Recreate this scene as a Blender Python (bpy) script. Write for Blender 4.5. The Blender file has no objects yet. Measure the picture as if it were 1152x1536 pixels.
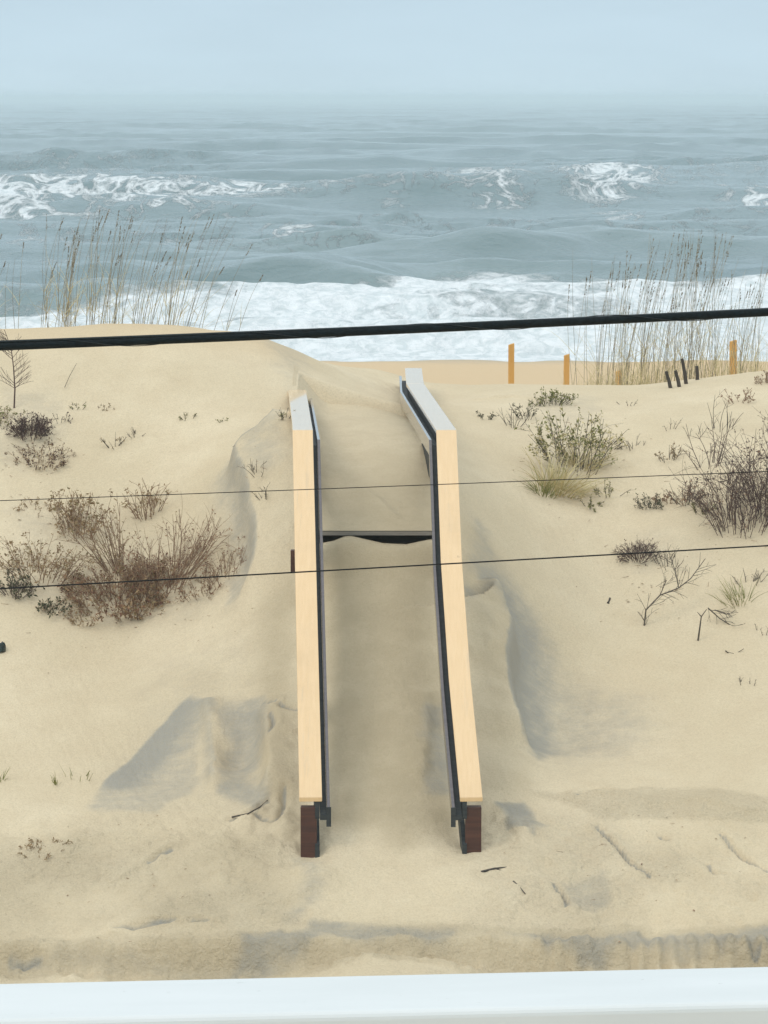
import bpy, math, random
import numpy as np
random.seed(7); rng = np.random.default_rng(11)
SC = bpy.context.scene
COL = SC.collection
R = math.radians

# ------------------------------------------------------------------ camera
F, CX, CY, CAMZ = 5120.0, 576.0, 768.0, 6.6
PITCH = math.atan(622.0 / F)
SP, CP = math.sin(PITCH), math.cos(PITCH)

def at(px, py, Y):
    """world point seen at photo pixel (px,py) at forward distance Y"""
    v = (py - CY) / F
    d = Y / (CP - v * SP)
    return np.array([(px - CX) / F * d, Y, CAMZ - d * (SP + v * CP)])

def at_z(px, py, z):
    v = (py - CY) / F
    d = (CAMZ - z) / (SP + v * CP)
    return np.array([(px - CX) / F * d, d * (CP - v * SP), z])

cam = bpy.data.cameras.new('camera')
cam.sensor_fit = 'VERTICAL'; cam.sensor_height = 36.0; cam.sensor_width = 27.0
cam.lens = 120.0; cam.clip_start = 0.1; cam.clip_end = 20000
camo = bpy.data.objects.new('camera', cam); COL.objects.link(camo)
camo.location = (0, 0, CAMZ); camo.rotation_euler = (math.pi / 2 - PITCH, 0, 0)
SC.camera = camo

# ------------------------------------------------------------------ small numpy noise
def _hash(ix, iy, s):
    n = (ix * 374761393 + iy * 668265263 + s * 974634777) & 0xffffffff
    n = ((n ^ (n >> 13)) * 1274126177) & 0xffffffff
    return ((n ^ (n >> 16)) & 0xffff) / 65535.0

def vnoise(x, y, s=0):
    x = np.asarray(x, float); y = np.asarray(y, float)
    ix = np.floor(x).astype(np.int64); iy = np.floor(y).astype(np.int64)
    fx = x - ix; fy = y - iy
    fx = fx * fx * fx * (fx * (fx * 6 - 15) + 10); fy = fy * fy * fy * (fy * (fy * 6 - 15) + 10)
    a = _hash(ix, iy, s); b = _hash(ix + 1, iy, s); c = _hash(ix, iy + 1, s); d = _hash(ix + 1, iy + 1, s)
    return ((a * (1 - fx) + b * fx) * (1 - fy) + (c * (1 - fx) + d * fx) * fy) * 2 - 1

def fbm(x, y, s=0, oct=4, gain=.5):
    t = 0; a = 1; n = 0
    for k in range(oct):
        t = t + a * vnoise(x * 2 ** k, y * 2 ** k, s + k * 17); n += a; a *= gain
    return t / n

def sstep(a, b, x):
    t = np.clip((x - a) / (b - a), 0, 1); return t * t * (3 - 2 * t)

# ------------------------------------------------------------------ mesh helpers
def link_mesh(name, verts, faces, mat=None, parent=None, smooth=False):
    me = bpy.data.meshes.new(name)
    me.from_pydata([tuple(map(float, v)) for v in verts], [], faces); me.update()
    if mat: me.materials.append(mat)
    if smooth: me.polygons.foreach_set('use_smooth', [True] * len(me.polygons))
    o = bpy.data.objects.new(name, me); COL.objects.link(o)
    if parent is not None: o.parent = parent
    return o

def grid_mesh(name, X, Y, Z, mat, attrs=None):
    ny, nx = X.shape
    co = np.stack([X, Y, Z], -1).reshape(-1, 3).astype(np.float32)
    i = np.arange((ny - 1) * (nx - 1)); r = i // (nx - 1); c = i % (nx - 1)
    v0 = r * nx + c
    f = np.stack([v0, v0 + 1, v0 + nx + 1, v0 + nx], -1).astype(np.int32)
    me = bpy.data.meshes.new(name)
    me.vertices.add(len(co)); me.vertices.foreach_set('co', co.ravel())
    me.loops.add(f.size); me.loops.foreach_set('vertex_index', f.ravel())
    me.polygons.add(len(f)); me.polygons.foreach_set('loop_start', np.arange(0, f.size, 4, dtype=np.int32))
    me.polygons.foreach_set('use_smooth', np.ones(len(f), bool))
    me.update(calc_edges=True); me.validate()
    for k, a in (attrs or {}).items():
        at_ = me.attributes.new(k, 'FLOAT', 'POINT'); at_.data.foreach_set('value', a.ravel().astype(np.float32))
    me.materials.append(mat)
    o = bpy.data.objects.new(name, me); COL.objects.link(o)
    return o

class MB:
    def __init__(s): s.v = []; s.f = []
    def box(s, c, d, rot=None):
        c = np.array(c, float); n = len(s.v)
        for sx in (-1, 1):
            for sy in (-1, 1):
                for sz in (-1, 1):
                    p = np.array([sx * d[0] / 2, sy * d[1] / 2, sz * d[2] / 2])
                    if rot is not None: p = rot @ p
                    s.v.append(c + p)
        for q in ((0, 1, 3, 2), (4, 6, 7, 5), (0, 4, 5, 1), (2, 3, 7, 6), (0, 2, 6, 4), (1, 5, 7, 3)):
            s.f.append(tuple(n + k for k in q))
        return s
    def beam(s, path, prof):
        """sweep a profile (list of (side, up)) along path; side is horizontal, up is vertical (plumb cuts)"""
        path = [np.array(p, float) for p in path]; n0 = len(s.v); m = len(prof)
        for i, p in enumerate(path):
            a = path[max(i - 1, 0)]; b = path[min(i + 1, len(path) - 1)]
            t = b - a; t[2] = 0; t /= np.linalg.norm(t)
            side = np.array([t[1], -t[0], 0])
            for (u, w) in prof: s.v.append(p + side * u + np.array([0, 0, w]))
        for i in range(len(path) - 1):
            for k in range(m):
                a = n0 + i * m + k; b = n0 + i * m + (k + 1) % m
                s.f.append((a, b, b + m, a + m))
        s.f.append(tuple(n0 + k for k in range(m))[::-1])
        s.f.append(tuple(n0 + (len(path) - 1) * m + k for k in range(m)))
        return s
    def tube(s, pts, r0, r1, n=3):
        pts = [np.array(p, float) for p in pts]; n0 = len(s.v); L = len(pts)
        for i, p in enumerate(pts):
            t = pts[min(i + 1, L - 1)] - pts[max(i - 1, 0)]; t /= (np.linalg.norm(t) + 1e-9)
            a = np.cross(t, [0.3, 1, 0.1]) if abs(t[1]) < .9 else np.cross(t, [1, 0, 0])
            a /= np.linalg.norm(a); b = np.cross(t, a); r = r0 + (r1 - r0) * i / max(L - 1, 1)
            for k in range(n):
                w = 2 * math.pi * k / n; s.v.append(p + (a * math.cos(w) + b * math.sin(w)) * r)
        for i in range(L - 1):
            for k in range(n):
                a = n0 + i * n + k; b = n0 + i * n + (k + 1) % n
                s.f.append((a, b, b + n, a + n))
        s.f.append(tuple(range(n0, n0 + n))[::-1]); s.f.append(tuple(range(n0 + (L - 1) * n, n0 + L * n)))
        return s
    def leaf(s, p, d, L, w, nrm=None):
        p = np.array(p, float); d = np.array(d, float); d /= np.linalg.norm(d) + 1e-9
        u = np.array(nrm if nrm is not None else rng.normal(size=3)); a = np.cross(d, u); a /= np.linalg.norm(a) + 1e-9
        k = np.cross(a, d) * L * .12; n = len(s.v)
        s.v += [p, p + d * L * .5 + a * w / 2 + k, p + d * L, p + d * L * .5 - a * w / 2 + k]
        s.f += [(n, n + 1, n + 2), (n, n + 2, n + 3)]
        return s
    def blade(s, pts, w):
        pts = [np.array(p, float) for p in pts]; n0 = len(s.v); L = len(pts)
        side = rng.normal(size=3) * [1, .5, .1]; side /= np.linalg.norm(side)
        for i, p in enumerate(pts):
            ww = w * (1 - i / (L - 1)) ** .7 / 2 + .0006
            s.v += [p - side * ww, p + side * ww]
        for i in range(L - 1): a = n0 + 2 * i; s.f.append((a, a + 1, a + 3, a + 2))
        return s
    def build(s, name, mat, parent=None, smooth=False, origin=None):
        v = s.v
        if origin is not None: v = [p - origin for p in v]
        return link_mesh(name, v, s.f, mat, parent, smooth)

def bevel(o, w, seg=2):
    m = o.modifiers.new('bevel', 'BEVEL'); m.width = w; m.segments = seg; m.limit_method = 'ANGLE'; m.angle_limit = R(40)
    return o

def tag(o, label=None, cat=None, group=None, kind=None):
    if label: o['label'] = label
    if cat: o['category'] = cat
    if group: o['group'] = group
    if kind: o['kind'] = kind
    return o

def empty(name, loc, label, cat, group=None):
    o = bpy.data.objects.new(name, None); COL.objects.link(o); o.location = tuple(map(float, loc))
    return tag(o, label, cat, group)

# ------------------------------------------------------------------ materials
class NT:
    def __init__(s, name):
        s.m = bpy.data.materials.new(name); s.m.use_nodes = True; s.t = s.m.node_tree
        s.b = s.t.nodes['Principled BSDF']; s.out = s.t.nodes['Material Output']
    def n(s, typ, **kw):
        nd = s.t.nodes.new(typ)
        for k, v in kw.items():
            if hasattr(nd, k): setattr(nd, k, v)
        return nd
    def l(s, a, b): s.t.links.new(a, b)
    def setin(s, nd, key, val):
        if hasattr(val, 'is_linked') or hasattr(val, 'links'): s.l(val, nd.inputs[key])
        else: nd.inputs[key].default_value = val
    def pos(s): return s.n('ShaderNodeNewGeometry').outputs['Position']
    def map(s, vec, scale):
        m = s.n('ShaderNodeMapping'); s.l(vec, m.inputs['Vector']); m.inputs['Scale'].default_value = scale
        return m.outputs[0]
    def noise(s, vec, scale, detail=4, rough=.5, dist=0):
        t = s.n('ShaderNodeTexNoise'); s.l(vec, t.inputs['Vector'])
        t.inputs['Scale'].default_value = scale; t.inputs['Detail'].default_value = detail
        t.inputs['Roughness'].default_value = rough; t.inputs['Distortion'].default_value = dist
        return t.outputs['Fac']
    def attr(s, name):
        a = s.n('ShaderNodeAttribute'); a.attribute_name = name; return a.outputs['Fac']
    def math(s, op, a, b=0.0, c=0.0):
        m = s.n('ShaderNodeMath', operation=op)
        for k, v in enumerate((a, b, c)): s.setin(m, k, v)
        return m.outputs[0]
    def rng(s, val, a, b, c=0, d=1, smooth=True):
        m = s.n('ShaderNodeMapRange'); m.interpolation_type = 'SMOOTHSTEP' if smooth else 'LINEAR'
        s.l(val, m.inputs['Value'])
        for k, v in zip(('From Min', 'From Max', 'To Min', 'To Max'), (a, b, c, d)): m.inputs[k].default_value = v
        return m.outputs[0]
    def mix(s, fac, a, b):
        m = s.n('ShaderNodeMix'); m.data_type = 'RGBA'
        s.setin(m, 0, fac)
        for idx, v in ((6, a), (7, b)):
            if isinstance(v, tuple): m.inputs[idx].default_value = (*v, 1)
            else: s.l(v, m.inputs[idx])
        return m.outputs[2]
    def bump(s, h, strength, dist, normal=None):
        b = s.n('ShaderNodeBump'); s.l(h, b.inputs['Height']); b.inputs['Strength'].default_value = strength
        b.inputs['Distance'].default_value = dist
        if normal is not None: s.l(normal, b.inputs['Normal'])
        return b.outputs[0]
    def island(s, stops):
        g = s.n('ShaderNodeNewGeometry'); r = s.n('ShaderNodeValToRGB'); s.l(g.outputs['Random Per Island'], r.inputs[0])
        e = r.color_ramp.elements
        while len(e) < len(stops): e.new(.5)
        for k, (p, c) in enumerate(stops): e[k].position = p; e[k].color = (*c, 1)
        return r.outputs[0]
    def fin(s, col=None, rough=None, normal=None, **kw):
        if col is not None:
            if isinstance(col, tuple): s.b.inputs['Base Color'].default_value = (*col, 1)
            else: s.l(col, s.b.inputs['Base Color'])
        if rough is not None: s.setin(s.b, 'Roughness', rough)
        if normal is not None: s.l(normal, s.b.inputs['Normal'])
        for k, v in kw.items(): s.setin(s.b, k.replace('_', ' '), v)
        return s.m

def mat_sand():
    n = NT('sand'); p = n.pos()
    damp_shade = n.attr('damp_shade'); rip = n.attr('ripple'); rough = n.attr('rumple')
    big = n.noise(p, .55, 5, .55); mid = n.noise(p, 3.2, 7, .65); fine = n.noise(p, 55, 3, .7); spk = n.noise(p, 210, 2, .6)
    moist_shade = n.attr('moist_shade'); gold = n.attr('golden')
    dry = n.mix(n.rng(big, .33, .68), (.652, .533, .360), (.73, .606, .424))
    dry = n.mix(n.rng(mid, .3, .75, 0, .45), dry, (.605, .478, .318))
    dry = n.mix(gold, dry, (.655, .475, .285))
    dry = n.mix(n.math('MULTIPLY', moist_shade, n.rng(mid, .2, .7, .72, 1)), dry, (.425, .342, .222))  # wet tan, also painted shade on the path between the rails
    ragged = n.math('ADD', damp_shade, n.math('MULTIPLY', n.math('SUBTRACT', n.math('MULTIPLY_ADD', n.noise(p, 9, 6, .7), .5, n.math('MULTIPLY', mid, .5)), .5), 1.1))
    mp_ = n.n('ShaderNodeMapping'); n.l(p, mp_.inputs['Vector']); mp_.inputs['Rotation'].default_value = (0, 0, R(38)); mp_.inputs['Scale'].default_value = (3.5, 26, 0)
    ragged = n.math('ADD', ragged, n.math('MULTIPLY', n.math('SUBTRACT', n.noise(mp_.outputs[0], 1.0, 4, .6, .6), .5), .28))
    dfac = n.math('MULTIPLY', n.rng(ragged, .0, .95), n.rng(damp_shade, .0, .5))
    col = n.mix(n.math('MULTIPLY', dfac, .88), dry, (.312, .300, .268))  # grey of wet sand and of shade painted along ridges and grooves
    col = n.mix(n.rng(fine, .35, .75, 0, .34), col, (.40, .32, .2))
    col = n.mix(n.rng(spk, .66, .76, 0, .35), col, (.19, .16, .12))
    col = n.mix(n.rng(spk, .25, .33, .25, 0), col, (.72, .62, .45))
    # wind ripples run across the slope
    wv = n.n('ShaderNodeTexWave'); wv.wave_type = 'BANDS'; wv.bands_direction = 'DIAGONAL'
    n.l(n.map(p, (1, .35, 0)), wv.inputs['Vector']); wv.inputs['Scale'].default_value = 5.5
    wv.inputs['Distortion'].default_value = 5; wv.inputs['Detail'].default_value = 3; wv.inputs['Detail Scale'].default_value = 1.4
    h = n.math('MULTIPLY', wv.outputs['Fac'], n.math('MULTIPLY', rip, .0050))
    h = n.math('ADD', h, n.math('MULTIPLY', fine, .0055))
    h = n.math('ADD', h, n.math('MULTIPLY', n.noise(p, 14, 5, .65), n.math('MULTIPLY_ADD', rough, .050, .010)))
    h = n.math('ADD', h, n.math('MULTIPLY', spk, .0022))
    return n.fin(col, .95, n.bump(h, 1.0, 1.0), Specular_IOR_Level=.15)

def mat_sea():
    n = NT('sea_water'); p = n.pos()
    foam = n.attr('foam'); body = n.attr('shoal'); off = n.math('MULTIPLY', n.attr('offshore'), .85)
    f1 = n.noise(n.map(p, (.75, .42, .9)), 1.0, 9, .64, 1.3)
    f2 = n.noise(n.map(p, (2.2, 1.2, 3)), 1.0, 6, .65, .8)
    t = n.math('ADD', n.math('MULTIPLY', f1, .72), n.math('MULTIPLY', f2, .28))
    f3 = n.noise(n.map(p, (.34, .085, .55)), 1.0, 8, .6, 1.0)
    lace = n.math('SUBTRACT', .98, n.math('MULTIPLY', n.math('ABSOLUTE', n.math('SUBTRACT', f3, .5)), 8.5))
    t = n.n('ShaderNodeMix').outputs[0] if False else n.math('ADD', n.math('MULTIPLY', t, n.math('SUBTRACT', 1.0, off)), n.math('MULTIPLY', n.math('ADD', n.math('MULTIPLY', lace, .55), n.math('MULTIPLY', f1, .42)), off))
    k = n.math('ADD', t, n.math('MULTIPLY', n.math('SUBTRACT', foam, .5), 1.05))
    ff = n.math('MULTIPLY', n.rng(k, .38, .72), n.rng(foam, .02, .2))
    water = n.mix(body, (.086, .150, .166), (.20, .265, .26))
    chop = n.noise(n.map(p, (.9, 1.5, 0)), 1.0, 6, .6)
    h = n.math('ADD', n.math('MULTIPLY', chop, .16), n.math('MULTIPLY', n.math('MULTIPLY', t, ff), .5))
    col = n.mix(ff, water, n.mix(n.rng(f2, .35, .62), (.60, .65, .66), (.80, .82, .83)))
    rough = n.math('MULTIPLY_ADD', ff, .6, .16)
    return n.fin(col, rough, n.bump(h, .8, 1.0), IOR=1.33, Specular_IOR_Level=.5)

def mat_wood(name, c0, c1, rough=.7, coat=0.0, grain=(1.5, 30, 30), bumpk=.0012, coat_rough=.2):
    n = NT(name); tc = n.n('ShaderNodeTexCoord').outputs['Object']
    g = n.noise(n.map(tc, grain), 1.0, 6, .6, .4); b = n.noise(tc, 2.2, 4, .6); s = n.noise(tc, 38, 3, .6)
    col = n.mix(n.rng(g, .3, .72), c0, c1)
    col = n.mix(n.rng(b, .45, .8, 0, .28), col, tuple(.68 * x for x in c0))
    col = n.mix(n.rng(s, .68, .8, 0, .35), col, tuple(.5 * x for x in c0))
    if coat > .9 and c0[0] > .5:
        st = n.noise(n.map(tc, (16, .45, 2)), 1.0, 5, .65); col = n.mix(n.rng(st, .58, .78, 0, .38), col, (.46, .37, .26))
        kn = n.noise(n.map(tc, (14, 5, 8)), 1.0, 2, .5); col = n.mix(n.rng(kn, .74, .80, 0, .5), col, (.40, .25, .12))
    return n.fin(col, rough, n.bump(g, .6, bumpk), Coat_Weight=coat, Coat_Roughness=coat_rough)

def mat_plain(name, col, rough=.6, var=.25, scale=30, bumpd=.001, **kw):
    n = NT(name); p = n.n('ShaderNodeTexCoord').outputs['Object']
    f = n.noise(p, scale, 5, .6)
    c = n.mix(n.rng(f, .3, .75), tuple(x * (1 - var) for x in col), tuple(min(1, x * (1 + var)) for x in col))
    return n.fin(c, rough, n.bump(f, .5, bumpd), **kw)

def mat_plant(name, stops, rough=.75):
    n = NT(name); c = n.island(stops)
    f = n.noise(n.pos(), 25, 3, .6)
    return n.fin(n.mix(n.rng(f, .3, .7, 0, .35), c, tuple(x * .55 for x in stops[0][1])), rough, Specular_IOR_Level=.2)

def mat_vinyl():
    n = NT('white_vinyl'); p = n.n('ShaderNodeTexCoord').outputs['Object']
    a = n.noise(n.map(p, (3, 14, 14)), 1.0, 5, .6); d = n.noise(p, 70, 3, .6)
    c = n.mix(n.rng(a, .3, .75), (.695, .70, .685), (.645, .652, .635))
    c = n.mix(n.rng(d, .70, .78, 0, .55), c, (.34, .33, .29))
    return n.fin(c, .34, n.bump(a, .4, .0006))
M = dict(
    sand=mat_sand(), sea=mat_sea(),
    cap=mat_wood('new_pine', (.735, .49, .245), (.775, .53, .28), .45, 1.0, coat_rough=.05, grain=(34, 1.1, 6), bumpk=.0006),
    stain=mat_wood('red_brown_stained_wood', (.050, .017, .011), (.090, .031, .018), .5),
    dark=mat_wood('dark_shaded_wood', (.016, .021, .023), (.034, .040, .041), .6),  # near black, with the shade below the caps in the colour
    rail=mat_wood('weathered_rail_wood', (.062, .048, .051), (.095, .076, .08), .45, 1.0, coat_rough=.08),
    deck=mat_wood('deck_wood', (.22, .20, .17), (.30, .27, .23), .75),
    post=mat_wood('yellow_pine_post', (.60, .31, .075), (.70, .40, .12), .75, grain=(20, 20, 1.5)),
    drift=mat_wood('wet_driftwood', (.040, .032, .026), (.085, .066, .050), .8, grain=(20, 20, 2)),
    vinyl=mat_vinyl(),
    cable=mat_plain('black_cable', (.004, .009, .011), .6, .5, 60, .001, Specular_IOR_Level=.15),
    strand=mat_plain('steel_strand', (.010, .017, .020), .5, .4, 40, .001, Specular_IOR_Level=.3),
    wire=mat_plain('wire_sheath', (.008, .008, .009), .6, .4, 60, .0005, Specular_IOR_Level=.2),
    scrap=mat_plain('dark_green_scrap', (.010, .022, .018), .5, .5, 30, .004),
    oat=mat_plant('sea_oat_stems', [(0, (.18, .155, .115)), (.5, (.27, .23, .16)), (1, (.38, .32, .21))]),
    oathead=mat_plant('sea_oat_heads', [(0, (.17, .14, .10)), (1, (.26, .215, .15))]),
    strawleaf=mat_plant('straw_blades', [(0, (.62, .50, .26)), (.5, (.70, .60, .36)), (1, (.55, .46, .22))]),
    brown=mat_plant('brown_twigs', [(0, (.20, .115, .074)), (.5, (.30, .19, .12)), (1, (.42, .31, .20))]),
    brownleaf=mat_plant('dry_brown_leaves', [(0, (.15, .07, .048)), (.4, (.27, .135, .08)), (.75, (.46, .30, .17)), (1, (.20, .15, .075))]),
    tanleaf=mat_plant('dry_tan_leaves', [(0, (.30, .19, .095)), (.5, (.38, .26, .14)), (1, (.24, .20, .09))]),
    purple=mat_plant('purple_dead_twigs', [(0, (.075, .048, .046)), (.6, (.12, .076, .066)), (1, (.19, .13, .10))]),
    purpleleaf=mat_plant('purple_dead_leaves', [(0, (.060, .034, .034)), (.5, (.105, .062, .054)), (1, (.16, .115, .085))]),
    grey=mat_plant('grey_dead_twigs', [(0, (.075, .062, .052)), (.6, (.12, .10, .078)), (1, (.18, .15, .115))]),
    green=mat_plant('olive_leaves', [(0, (.15, .165, .045)), (.45, (.24, .24, .07)), (.8, (.34, .30, .115)), (1, (.13, .14, .05))]),
    darkgreen=mat_plant('dark_green_leaves', [(0, (.06, .068, .034)), (1, (.12, .115, .06))]),
)

# ------------------------------------------------------------------ terrain
def tps_fit(P, lam=1e-3):
    P = np.array(P, float); n = len(P)
    d = np.linalg.norm(P[:, None, :2] - P[None, :, :2], axis=2)
    K = np.where(d > 0, d * d * np.log(d + 1e-12), 0) + lam * np.eye(n)
    A = np.zeros((n + 3, n + 3)); A[:n, :n] = K; A[:n, n] = 1; A[:n, n + 1:] = P[:, :2]; A[n:, :n] = A[:n, n:].T
    w = np.linalg.solve(A, np.r_[P[:, 2], 0, 0, 0])
    def ev(x, y):
        x = np.asarray(x, float); y = np.asarray(y, float)
        r = w[n] + w[n + 1] * x + w[n + 2] * y
        for k in range(n):
            dd = (x - P[k, 0]) ** 2 + (y - P[k, 1]) ** 2
            r = r + w[k] * .5 * dd * np.log(dd + 1e-12)
        return r
    return ev

ctrl = []
for px in (-420, -150, 60, 230):
    for py, Y in ((1400, 26.6), (1300, 27.7), (1200, 29.0), (1100, 30.35), (1000, 31.6), (900, 32.6), (800, 33.6), (700, 34.6), (600, 35.7), (537, 36.5), (497, 37.3)):
        ctrl.append(at(px, py, Y))
    c = at(px, 497, 37.3); ctrl += [(c[0], 38.6, c[2] - .15), (c[0], 40.5, c[2] - .8)]
for px, lst in ((390, ((1400, 26.6), (1300, 27.7), (1200, 28.85), (1080, 30.2), (960, 31.2), (860, 31.95), (760, 32.7), (660, 33.9), (590, 35.9), (508, 37.9))),
                (425, ((700, 32.9), (640, 34.3))),
                (455, ((586, 36.25), (537, 39.5))),
                (585, ((1400, 26.6), (1290, 27.85), (1200, 28.65), (1100, 29.45), (1000, 30.22), (900, 30.95), (812, 31.62))),
                (560, ((590, 37.6), (553, 40.2))),
                (500, ((548, 40.2),)),
                (745, ((1400, 26.6), (1300, 27.6), (1200, 28.8), (1080, 30.1), (960, 31.1), (860, 32.0), (760, 33.4), (680, 35.4), (620, 37.0), (577, 39.4))),
                (900, ((1400, 26.6), (1300, 27.7), (1200, 29.0), (1100, 30.35), (1000, 31.6), (900, 32.8), (800, 34.0), (700, 35.4), (640, 36.7), (576, 39.2))),
                (1050, ((1400, 26.6), (1200, 29.0), (1000, 31.6), (800, 33.9), (700, 35.1), (640, 36.3), (572, 39.0))),
                (1200, ((1400, 26.6), (1300, 27.7), (1200, 29.0), (1000, 31.6), (800, 33.8), (700, 34.9), (620, 36.6), (551, 39.2))),
                (1560, ((1400, 26.6), (1200, 29.0), (1000, 31.6), (800, 33.8), (700, 34.9), (620, 36.6), (545, 39.2)))):
    for py, Y in lst: ctrl.append(at(px, py, Y))
for x, z in ((-1.5, 3.5), (-.7, 3.3), (0, 3.12), (1, 2.82), (2, 2.78), (3, 2.95), (4.5, 3.1), (7, 3.1)): ctrl.append((x, 41.4, z))
for px, py, z in ((600, 590, 3.27), (594, 568, 3.35), (560, 575, 3.40)): ctrl.append(at_z(px, py, z))
base_tps = tps_fit(ctrl)

# walkway frame lines (top of the handrail caps)
LN, LB = at(466, 1196, 27.9), at(454, 645, 31.72)
RN, RB = at(707, 1196, 27.9), at(669.5, 645, 31.72)
CAPZ = LB[2]
LFE = at_z(441, 552, CAPZ)
RM, RE = at_z(622.5, 575, CAPZ), at_z(620, 552, CAPZ)
DECKZ = at(565, 797, 31.72)[2]

def lerp_x(y, pts):
    ys = [p[1] for p in pts]; xs = [p[0] for p in pts]
    return np.interp(y, ys, xs)
LFE = LB + (LFE - LB) * .60
LPTS = [LN, LB, LFE]; R1, R2 = RN + (RB - RN) * .30, RN + (RB - RN) * .62
R1[0] -= .030; R2[0] -= .034
RPTS = [RN, R1, R2, RB, RM, RE]

def beach_z(y): return np.interp(y, [40, 50, 73.5, 98, 112, 140, 400], [1.9, 1.55, .52, -1.0, -1.75, -2.6, -4.0])

def base_h(x, y):
    x = np.asarray(x, float); y = np.asarray(y, float)
    xc = np.clip(x, -6.3, 6.3)
    z = base_tps(xc, np.clip(y, 26.55, 41.6))
    far = beach_z(y) + .10 * fbm(x * .25, y * .2, 5, 3)
    s = sstep(41.0, 47.0, y); z = z * (1 - s) + far * s
    # low bank at the edge of the street
    edge = 26.42 + .06 * fbm(x * .8, y * 0, 31, 3) + .0 * y
    zr = -.30 + .03 * fbm(x * .9, y * .9, 33, 3)
    s = sstep(-.11, .045, y - edge); z = zr * (1 - s) + z * s
    z = z + np.where(np.abs(x) > 4.2, sstep(4.2, 9, np.abs(x)) * .35 * fbm(x * .18, y * .18, 9, 3) * sstep(28, 34, y), 0)
    return z

def cast(pts, hf=None, y0=24.0, y1=60.0):
    hf = hf or base_h
    out = []
    ys = np.arange(y0, y1, .03)
    for px, py in pts:
        a = at(px, py, 1.0); rx = a[0]; rz = a[2] - CAMZ
        z = hf(rx * ys, ys); below = np.nonzero(CAMZ + rz * ys <= z)[0]
        k = ys[below[0]] if len(below) else y1
        out.append(np.array([rx * k, k, CAMZ + rz * k]))
    return out

def seg_dist(x, y, pl):
    """distance and side (+ = right of travel) of points to a polyline, and the arc fraction"""
    best = np.full(x.shape, 1e9); side = np.zeros(x.shape); frac = np.zeros(x.shape)
    L = [0]
    for a, b in zip(pl[:-1], pl[1:]): L.append(L[-1] + math.hypot(b[0] - a[0], b[1] - a[1]))
    for i, (a, b) in enumerate(zip(pl[:-1], pl[1:])):
        dx, dy = b[0] - a[0], b[1] - a[1]; l2 = dx * dx + dy * dy + 1e-12
        t = np.clip(((x - a[0]) * dx + (y - a[1]) * dy) / l2, 0, 1)
        d = np.hypot(x - a[0] - t * dx, y - a[1] - t * dy)
        s = (x - a[0]) * dy - (y - a[1]) * dx
        m = d < best; best = np.where(m, d, best); side = np.where(m, np.sign(s), side)
        frac = np.where(m, (L[i] + t * (L[i + 1] - L[i])) / L[-1], frac)
    return best, side, frac

def smooth_pl(p, k=6):
    p = [np.array(q[:2]) for q in p]
    if len(p) < 3: return p
    out = []
    P = [2 * p[0] - p[1]] + p + [2 * p[-1] - p[-2]]
    for i in range(1, len(P) - 2):
        for j in range(k):
            t = j / k; a, b, c, d = P[i - 1], P[i], P[i + 1], P[i + 2]
            out.append(.5 * ((2 * b) + (-a + c) * t + (2 * a - 5 * b + 4 * c - d) * t * t + (-a + 3 * b - 3 * c + d) * t ** 3))
    out.append(p[-1]); return out

RIDGES = []   # (polyline, height, width on right, width on left)
def ridge(px, h, wr, wl): RIDGES.append((smooth_pl(cast(px)), h, wr, wl))
# drift edge beside the right rail (travel downhill: right of travel is image left)
ridge([(704, 872), (736, 884), (756, 910), (769, 958), (766, 1000), (762, 1022), (770, 1060), (780, 1098), (796, 1132)], .15, .55, .04)
ridge([(704, 1012), (735, 1004), (766, 1012)], .04, .06, .25)
# drift edge beside the left rail
ridge([(424, 640), (398, 660), (356, 694), (352, 712), (366, 745), (380, 800), (382, 845), (368, 885), (340, 915)], .13, .05, .4)
ridge([(300, 1052), (312, 1090), (318, 1140), (322, 1195)], .06, .06, .16)
ridge([(392, 1060), (402, 1120), (404, 1180), (398, 1205)], .10, .06, .35)
ridge([(646, 1040), (640, 1110), (632, 1180)], .05, .3, .05)
# little scarps and crusts
GROOVES = [smooth_pl(cast(p)) for p in ([(390, 1079), (402, 1078), (413, 1077)], [(420, 1077), (447, 1076)], [(406, 1094), (410, 1106), (404, 1119)],
    [(346, 1230), (378, 1222), (402, 1204)], [(384, 1228), (412, 1231), (424, 1216), (427, 1194)], [(222, 1299), (240, 1288), (258, 1279)],
    [(172, 1391), (220, 1388), (262, 1387)], [(288, 1390), (312, 1389)], [(895, 1242), (920, 1266), (945, 1290), (975, 1311)],
    [(1080, 1255), (1110, 1282), (1152, 1310)], [(1062, 1302), (1072, 1313), (1090, 1313)], [(866, 1198), (895, 1194), (938, 1202)], [(830, 1322), (846, 1340), (850, 1352)],
    [(990, 1258), (1002, 1261)], [(14, 1451), (62, 1455)], [(1122, 1428), (1140, 1437)])]
for p, h in (([(170, 1322), (225, 1297), (255, 1279), (292, 1256)], .022), ([(170, 1391), (240, 1387), (310, 1390), (352, 1384)], .03),
             ([(350, 1236), (380, 1229), (404, 1210)], .025), ([(830, 1206), (880, 1199), (940, 1206), (990, 1216)], .016), ([(960, 1216), (1040, 1212), (1100, 1226), (1160, 1224)], .02),
             ([(756, 1228), (782, 1246), (815, 1252)], .025), ([(455, 1360), (470, 1385), (452, 1395)], .025), ([(700, 600), (760, 598), (830, 604)], .015)):
    ridge(p, h * 1.3, .03, .16)
HOLES = [(cast([(x, y)])[0], d, r) for x, y, d, r in ((812, 985, .13, .5), (830, 1080, .10, .5), (722, 905, .03, .25), (335, 880, .06, .35), (355, 1130, .09, .22),
         (230, 1150, .05, .4), (690, 1240, .05, .3), (400, 760, .07, .3), (464, 1296, .05, .2), (870, 1330, .04, .3), (615, 800, .0, .2))]
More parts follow.
